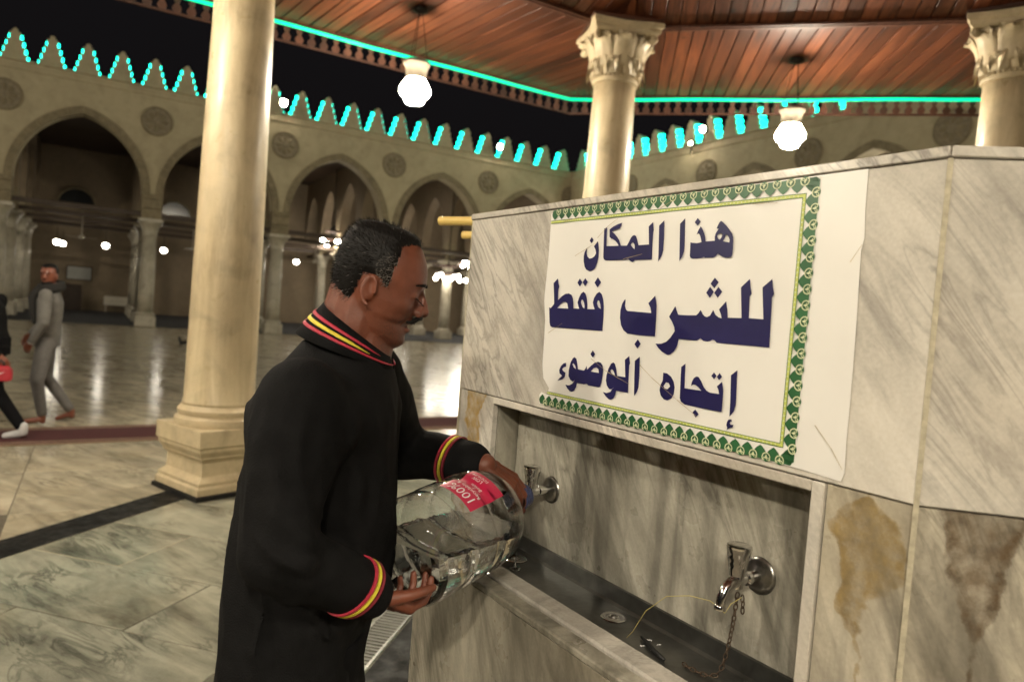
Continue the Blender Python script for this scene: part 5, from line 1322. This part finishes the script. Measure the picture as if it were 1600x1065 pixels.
# cuff stripes: rings round the sleeves, hugging the cloth
def sleeve_ring(E_, C_, t, w_, rr, mat, tilt):
    ax = (C_ - E_).normalized(); e1 = ax.orthogonal().normalized(); e2 = ax.cross(e1)
    mb = MB(); N = 40; vs = []; fs = []
    for k in range(N):
        a = 2 * pi * k / N; d = e1 * cos(a) + e2 * sin(a); ofs = tilt.dot(d)
        for j, (ww, ro) in enumerate(((-.5, -.001), (-.5, .0026), (.5, .0026), (.5, -.001))):
            p = E_ + (C_ - E_) * t + ax * (w_ * ww + ofs) + d * (rr + ro); vs.append(L(p))
    for k in range(N):
        for j in range(3): k2 = (k + 1) % N; fs.append((k * 4 + j, k * 4 + j + 1, k2 * 4 + j + 1, k2 * 4 + j))
    mb.add(vs, fs).build('cuff_stripe', mat, jo, True, auto=50)
for E_, C_, rr0, rr1, t0_, tl in ((RE, RC, .060, .050, .84, Vector((.0, .0, .012))), (LE, LC, .066, .050, .70, Vector((-.012, 0, .012)))):
    Ls = (C_ - E_).length
    for k, (dt, wd, mt) in enumerate(((0, .0050, 'ribbon_red'), (.0098, .0060, 'ribbon_yellow'), (.0196, .0050, 'ribbon_dark_red'))):
        t = t0_ + dt / Ls; sleeve_ring(E_, C_, t, wd, rr0 + (rr1 - rr0) * t + .0004, mt, tl)
# collar: stand-up band tilted round the neck with ribbon stripes
def collar_pt(a, h, lift=0.0):
    # a=0 front (towards +x), a=pi at the nape; h: 0 lower edge .. 1 upper edge
    ca, sa = cos(a), sin(a)
    back = (1 - ca) / 2
    cx_, cz_ = -.302, 1.462
    rx, ry = .078 + .016 * (1 - h), .086 + .020 * (1 - h)
    x = cx_ + (rx + lift) * ca - .012 * (1 - h) - .010 * ((1 + ca) / 2); y = 1.412 + (ry + lift) * sa
    z = 1.448 + .056 * back ** 1.05 + h * (.014 + .020 * back ** .8) - .016 * ((1 + ca) / 2) ** 3
    return L((x, y, z))
def band(h0, h1, mat, name, lift, parent, n_=64, cut=0.0):
    vs = []; fs = []
    for k in range(n_ + 1):
        a = radians(6) + (2 * pi - radians(12)) * k / n_
        fr = min(a, 2 * pi - a); wf = 1.0 if not cut else max(.02, min(1, (fr - cut) / .5)); hm = h0 + (h1 - h0) * .1
        for h in (hm + (h0 - hm) * wf, hm + ((h0 + h1) / 2 - hm) * wf, hm + (h1 - hm) * wf): vs.append(collar_pt(a, h, lift if wf > .1 else lift - .004))
    for k in range(n_):
        for j in range(2): o = k * 3 + j; fs.append((o, o + 3, o + 4, o + 1))
    me_ = MB().add(vs, fs).mesh(name, mat, True); bm = bmesh.new(); bm.from_mesh(me_); bmesh.ops.solidify(bm, geom=bm.faces[:], thickness=.0025); bm.to_mesh(me_); bm.free()
    return link(name, me_, parent)
co = band(-.5, 1.25, 'cloth_black', 'collar', 0, man)
for h0, h1, mt, ct in ((.06, .22, 'ribbon_red', 0), (.36, .54, 'ribbon_yellow', .85), (.68, .84, 'ribbon_red', .55)): band(h0, h1, mt, 'collar_stripe', .0030, co, cut=ct)
# hair: cap shell plus short strands; moustache, brows
HPOLY = [(.068, .099), (.058, .094), (.044, .092), (.029, .079), (.031, .060), (.030, .045), (.027, .030), (.029, .014), (.029, -.003), (.016, -.003), (.004, .010), (-.026, .010), (-.031, -.022), (-.036, -.050), (-.075, -.062), (-.14, -.064), (-.14, .14), (.09, .14)]
def inpoly(x, y, P):
    c = False; j = len(P) - 1
    for i in range(len(P)):
        if (P[i][1] > y) != (P[j][1] > y) and x < (P[j][0] - P[i][0]) * (y - P[i][1]) / (P[j][1] - P[i][1]) + P[i][0]: c = not c
        j = i
    return c
def edge_d(x, y, P):
    best = 9
    for i in range(len(P)):
        a = Vector(P[i]); b_ = Vector(P[(i + 1) % len(P)]); d = b_ - a; q = Vector((x, y)); t = max(0, min(1, (q - a).dot(d) / d.length_squared)); best = min(best, (q - (a + d * t)).length)
    return best
def interp_slice(z):
    for s0, s1 in zip(HS, HS[1:]):
        if s1[0] <= z <= s0[0]:
            t = (s0[0] - z) / (s0[0] - s1[0]); return tuple(a + (b_ - a) * t for a, b_ in zip(s0, s1))
    return HS[0]
zs = [.1135 - .1785 * i / 60 for i in range(61)]
rings = [head_ring(*interp_slice(z), 96) for z in zs]
hv = []; hf = []; norm = []
n_ = 96
for i, rg in enumerate(rings):
    for k, p in enumerate(rg):
        P = Vector(p); c = Vector((-.01, 0, .01)); nn = (P - c).normalized(); hv.append(P); norm.append(nn)
keep = [inpoly(p.x, p.z, HPOLY) for p in hv]
idx = {}; vs2 = []; fs2 = []
def vid(i):
    if i not in idx:
        p = hv[i]; e = min(edge_d(p.x, p.z, HPOLY) if keep[i] else 0, .014); lift = -.002 + .0085 * (e / .014) ** .6 + random.uniform(-.0005, .0005)
        idx[i] = len(vs2); vs2.append(Mh @ (p + norm[i] * lift))
    return idx[i]
for i in range(len(rings) - 1):
    for k in range(n_):
        q = (i * n_ + k, i * n_ + (k + 1) % n_, (i + 1) * n_ + (k + 1) % n_, (i + 1) * n_ + k)
        if all(keep[t] for t in q): fs2.append(tuple(vid(t) for t in q[::-1]))
top = [vid(k) for k in range(n_)]; fs2.append(tuple(top[::-1]))
hair = MB().add(vs2, fs2).build('hair', 'hair_black', man, True)
random.seed(11)
hb, hg = MB(), MB()
cand = [i for i in range(len(hv)) if keep[i]]
for _ in range(9000):
    i = random.choice(cand); p = hv[i] + Vector((random.uniform(-.003, .003), random.uniform(-.003, .003), random.uniform(-.003, .003))); nn = norm[i]
    if not inpoly(p.x, p.z, HPOLY): continue
    e = min(edge_d(p.x, p.z, HPOLY), .02); root = p + nn * (.002 + .004 * e / .02)
    flow = (Vector((-.6, 0, -.5 if p.z < .06 else -.05)) + nn * .9 + Vector((random.uniform(-.4, .4), random.uniform(-.4, .4), random.uniform(-.4, .4)))).normalized()
    ln_ = random.uniform(.005, .011); sd = flow.cross(nn).normalized() * .0005
    tip = root + flow * ln_
    grey = (Vector((p.x, p.z)) - Vector((.024, .030))).length < .030 and random.random() < .9 or (p.z < -.03 and random.random() < .12) or random.random() < .015
    (hg if grey else hb).add([root - sd, root + sd, tip], [(0, 1, 2)], Mh)
tag(hb.build('hair_strands', 'hair_black', hair), kind='stuff'); tag(hg.build('grey_hair_strands', 'hair_grey', hair), 'grey hairs at the temple', kind='stuff')
from mathutils.bvhtree import BVHTree
btree = BVHTree.FromPolygons([v.co.copy() for v in bo.data.vertices], [tuple(p.vertices) for p in bo.data.polygons])
def on_skin(x, y, z, lift):
    q, nn, _, _ = btree.find_nearest(Mh @ Vector((x, y, z))); return q + nn * lift, nn
def hair_patch(name, pts, rads, count, ln_, flow, body_lift=.0006):
    mb = MB(); P = [on_skin(*p, body_lift)[0] for p in pts]
    mb.tube(P, rads, 8)
    for _ in range(count):
        t = random.uniform(0, len(pts) - 1.001); i = int(t); t -= i
        p = [pts[i][k] * (1 - t) + pts[i + 1][k] * t for k in range(3)]; r = rads[i] * (1 - t) + rads[i + 1] * t
        q, nn = on_skin(p[0] + random.uniform(-r, r) * .6, p[1] + random.uniform(-r, r), p[2] + random.uniform(-r, r) * 1.3, .0008)
        d = (Mh.to_3x3() @ Vector(flow) + nn * .6 + Vector((random.uniform(-.3, .3), random.uniform(-.3, .3), random.uniform(-.3, .3)))).normalized()
        sd = d.cross(nn).normalized() * .00045; mb.add([q - sd, q + sd, q + d * ln_], [(0, 1, 2)])
    return mb.build(name, 'hair_black', man, True)
for s_ in (-1, 1):
    hair_patch('moustache', [(.100, s_ * .001, -.0475), (.096, s_ * .010, -.049), (.090, s_ * .020, -.053), (.082, s_ * .030, -.060)], [.0042, .0050, .0042, .0018], 160, .006, (.1, s_ * .5, -.8))
    hair_patch('eyebrow', [(.100, s_ * .010, .021), (.098, s_ * .020, .0245), (.090, s_ * .034, .0245), (.078, s_ * .047, .018)], [.0022, .0030, .0028, .0014], 130, .006, (-.6, s_ * .6, .2))
    hair_patch('eyelashes', [(.095, s_ * .020, -.0115), (.092, s_ * .030, -.0105), (.083, s_ * .041, -.006)], [.0006, .0011, .0008], 40, .004, (.7, 0, -.7), .0003)
# stubble shade is left to the skin; shirt opening under the collar is dark
# ------------------------------------------------------------------ people in the courtyard
def simple_person(label, loc, J, cloth_top, cloth_leg, feet='skin', group=None, scarf=False, head_tilt=(0, 0, 0), bare=True, hands=None):
    """J: joint positions relative to loc"""
    t = thing('person', label, 'person', loc)
    V = {k: Vector(v) for k, v in J.items()}
    H = Matrix.Translation(V['head']) @ Matrix.Rotation(head_tilt[2], 4, 'Z') @ Matrix.Rotation(head_tilt[1], 4, 'Y') @ Matrix.Scale(.97, 4)
    b_ = MB(); add_head(b_, H)
    b_.rcone(H @ Vector((-.02, 0, -.05)), V['neck'], .055, .058)
    up_ = (V['rsh'] - V['lsh']).normalized(); 
    def torso(mb, g):
        a, c = V['neck'] - Vector((0, 0, .03)), V['hip']
        ang = atan2(up_.y, up_.x)
        R_ = []
        for tt, rx, ry in ((0, .08, .065), (.10, .155, .095), (.22, .185, .115), (.45, .175, .118), (.7, .155, .108), (.92, .165, .118), (1.08, .150, .112)):
            p_ = a.lerp(c, tt); R_.append(ell_ring((p_.x, p_.y), rx * g, ry * g, p_.z, 24, 2.3, rot=ang))
        mb.loft(R_[::-1])
    torso(b_, .92)
    for s_ in 'rl':
        b_.rcone(V[s_ + 'sh'], V[s_ + 'el'], .048, .04); b_.rcone(V[s_ + 'el'], V[s_ + 'wr'], .038, .026)
        fwd = (V[s_ + 'wr'] - V[s_ + 'el']); pn_ = (V['hip'] - V[s_ + 'wr']); pn_.z = 0.01
        add_hand(b_, V[s_ + 'wr'], fwd, pn_, 1 if s_ == 'r' else -1, [.35, .38, .4, .42], (.8, .6, .3))
        b_.rcone(V[s_ + 'hp'], V[s_ + 'kn'], .078, .054); b_.rcone(V[s_ + 'kn'], V[s_ + 'an'], .052, .034)
        b_.rcone(V[s_ + 'an'] + Vector((0, 0, -.03)), V[s_ + 'to'], .034, .022); b_.sphere(V[s_ + 'an'] - Vector((0, 0, .045)), .034)
    remesh(b_, 'body', 'skin', t, .0075, 2, .4)
    c_ = MB(); torso(c_, 1.06)
    for s_ in 'rl':
        c_.rcone(V[s_ + 'sh'], V[s_ + 'el'], .066, .056); c_.rcone(V[s_ + 'el'], V[s_ + 'el'].lerp(V[s_ + 'wr'], .93), .054, .040)
    remesh(c_, 'sweatshirt', cloth_top, t, .010, 3)
    p_ = MB()
    hc = V['hip']; ang = atan2(up_.y, up_.x)
    p_.loft([ell_ring((hc.x, hc.y), .168, .122, hc.z + dz, 24, 2.3, rot=ang) for dz in (-.10, .0, .07)])
    for s_ in 'rl':
        p_.rcone(V[s_ + 'hp'], V[s_ + 'kn'], .092, .070); p_.rcone(V[s_ + 'kn'], V[s_ + 'kn'].lerp(V[s_ + 'an'], .90), .066, .050)
    remesh(p_, 'trousers', cloth_leg, t, .010, 3)
    if feet != 'skin':
        for s_ in 'rl':
            q = MB().rcone(V[s_ + 'an'] + Vector((0, 0, .03)), V[s_ + 'an'] + Vector((0, 0, -.03)), .042, .042); q.rcone(V[s_ + 'an'] + Vector((0, 0, -.035)), V[s_ + 'to'], .040, .030)
            remesh(q, 'sock', feet, t, .007, 2)
    hv_ = MB(); rr = []
    for z, f, bb, wy in HS[:5]: rr.append([tuple(H @ Vector((x * 1.05 + .001, y * 1.09, zz * 1.07 + .004))) for x, y, zz in head_ring(z, f, bb, wy, 32)])
    hv_.loft(rr); hv_.sphere((-.026, 0, .040), (.086, .082, .086), 16, 10, H)
    remesh(hv_, 'hair', 'hair_black', t, .007, 2)
    bd = MB(); bd.loft([[tuple(H @ Vector((x * 1.05 + .003, y * 1.07, zz - .003))) for x, y, zz in head_ring(z, f, max(bb, -.0), wy, 24)] for z, f, bb, wy in HS[12:]])
    bd.sphere((.092, 0, -.048), (.006, .024, .005), 10, 6, H)
    bd.build('beard', 'hair_black', t, True)
    for s_ in (-1, 1):
        bd = MB().tube([H @ Vector(q) for q in ((.0925, s_ * .013, .018), (.090, s_ * .028, .024), (.076, s_ * .046, .018))], .004, 6).build('eyebrow', 'hair_black', t, True)
        MB().sphere((.0845, s_ * .031, -.004), (.004, .009, .004), 8, 6, H).build('eye', 'hair_black', t, True)
    return t, V, H
# standing man in grey
gp = Vector((-5.02, 7.62, 0))
J = dict(head=(.10, -.06, 1.585), neck=(.10, -.02, 1.445), hip=(.05, .05, .93), rsh=(.02, .17, 1.375), lsh=(.17, -.20, 1.375), rel=(-.09, .24, 1.12), rwr=(-.16, .09, .93), lel=(.20, -.25, 1.10), lwr=(.04, -.20, .87),
         rhp=(.0, .13, .88), rkn=(-.02, .16, .49), ran=(.20, .30, .10), rto=(.08, .24, .022), lhp=(.09, -.03, .88), lkn=(.06, -.10, .47), lan=(.09, -.03, .085), lto=(-.08, -.13, .022))
t, V, H = simple_person('bearded barefoot man in grey sweatshirt and trousers, looking back at the camera', gp, J, 'cloth_grey', 'cloth_grey_pants', head_tilt=(0, radians(2), radians(-82)))
sc_ = MB()
for q in range(2):
    sc_.tube([V['neck'] + Vector((.10 * cos(a), .10 * sin(a), .0 + .03 * q - .03 * cos(a - 4.2))) for a in [2 * pi * i / 18 for i in range(18)]], .042 - .006 * q, 8, closed=True)
sc_.tube([V['neck'] + Vector(q) for q in ((-.06, -.09, .0), (-.10, -.13, -.10), (-.08, -.15, -.24), (-.05, -.16, -.38))], [.04, .045, .035, .015], 8)
remesh(sc_, 'scarf', 'cloth_scarf', t, .009, 3)
q = V['lel'].lerp(V['lwr'], .97); ax = (V['lwr'] - V['lel']).normalized(); e1 = ax.orthogonal().normalized(); e2 = ax.cross(e1)
MB().tube([q + (e1 * cos(a) + e2 * sin(a)) * .034 for a in [2 * pi * i / 16 for i in range(16)]], .008, 6, closed=True).build('wristwatch', 'worn_chrome', t, True)
# man in black at the picture edge, striding left
gp = Vector((-5.02, 6.86, 0))
J = dict(head=(-.10, -.02, 1.52), neck=(-.06, .0, 1.37), hip=(.04, .02, .88), rsh=(-.05, .21, 1.30), lsh=(-.05, -.21, 1.30), rel=(-.16, .28, 1.05), rwr=(-.28, .22, .90), lel=(.10, -.28, 1.02), lwr=(.27, -.22, .80),
         rhp=(.03, .12, .83), rkn=(-.25, .13, .52), ran=(-.32, .13, .10), rto=(-.48, .13, .03), lhp=(.05, -.08, .83), lkn=(.17, -.09, .45), lan=(.44, -.08, .10), lto=(.29, -.10, .028))
t, V, H = simple_person('person in black at the left edge striding away in white socks, red bag in hand', gp, J, 'cloth_black', 'cloth_trouser', feet='sock', head_tilt=(0, radians(4), radians(180)))
bp_ = gp + V['lwr'] + Vector((.04, -.02, -.16))
bag = thing('shoe_bag', 'small red bag with a white swoosh held by the person in black', 'bag', bp_, .25)
q = MB(); q.loft([[(x * k, y * (.5 + .5 * k), z) for x, y in ((-.095, -.035), (.095, -.035), (.095, .035), (-.095, .035))] for k, z in ((.8, -.075), (1, -.06), (1.02, .0), (.95, .05), (.55, .07))])
q.build('pouch', 'bag_red', bag, bevel=.012)
MB().tube([(-.03, 0, .06), (-.025, .0, .10), (.0, .0, .118), (.025, 0, .10), (.03, 0, .06)], .008, 6).build('strap', 'rubber', bag, True)
sw_p = [(-.05, .012), (-.02, -.012), (.055, .022), (-.012, -.022), (-.045, -.018), (-.058, -.004)]
MB().add([(x, -.0385, z) for x, z in sw_p], [(0, 1, 3), (1, 2, 3), (0, 3, 4), (0, 4, 5)]).build('swoosh', 'white_print', bag)
# someone sitting on the floor behind the thick column, one leg in view
gp = Vector((-8.25, 19.72, 0))
J = dict(head=(.10, .05, .78), neck=(.07, .04, .64), hip=(.05, .02, .13), rsh=(.07, .24, .57), lsh=(.07, -.16, .57), rel=(.10, .30, .34), rwr=(-.06, .22, .20), lel=(.10, -.24, .34), lwr=(-.08, -.16, .20),
         rhp=(.02, .10, .12), rkn=(-.28, .14, .34), ran=(-.36, .14, .08), rto=(-.52, .14, .03), lhp=(.02, -.08, .12), lkn=(-.40, -.10, .13), lan=(-.80, -.10, .08), lto=(-.86, -.10, .22))
simple_person('person in dark clothes sitting behind the thick column, one leg stretched out', gp, J, 'cloth_scarf', 'cloth_scarf', feet='rubber', head_tilt=(0, .1, pi))
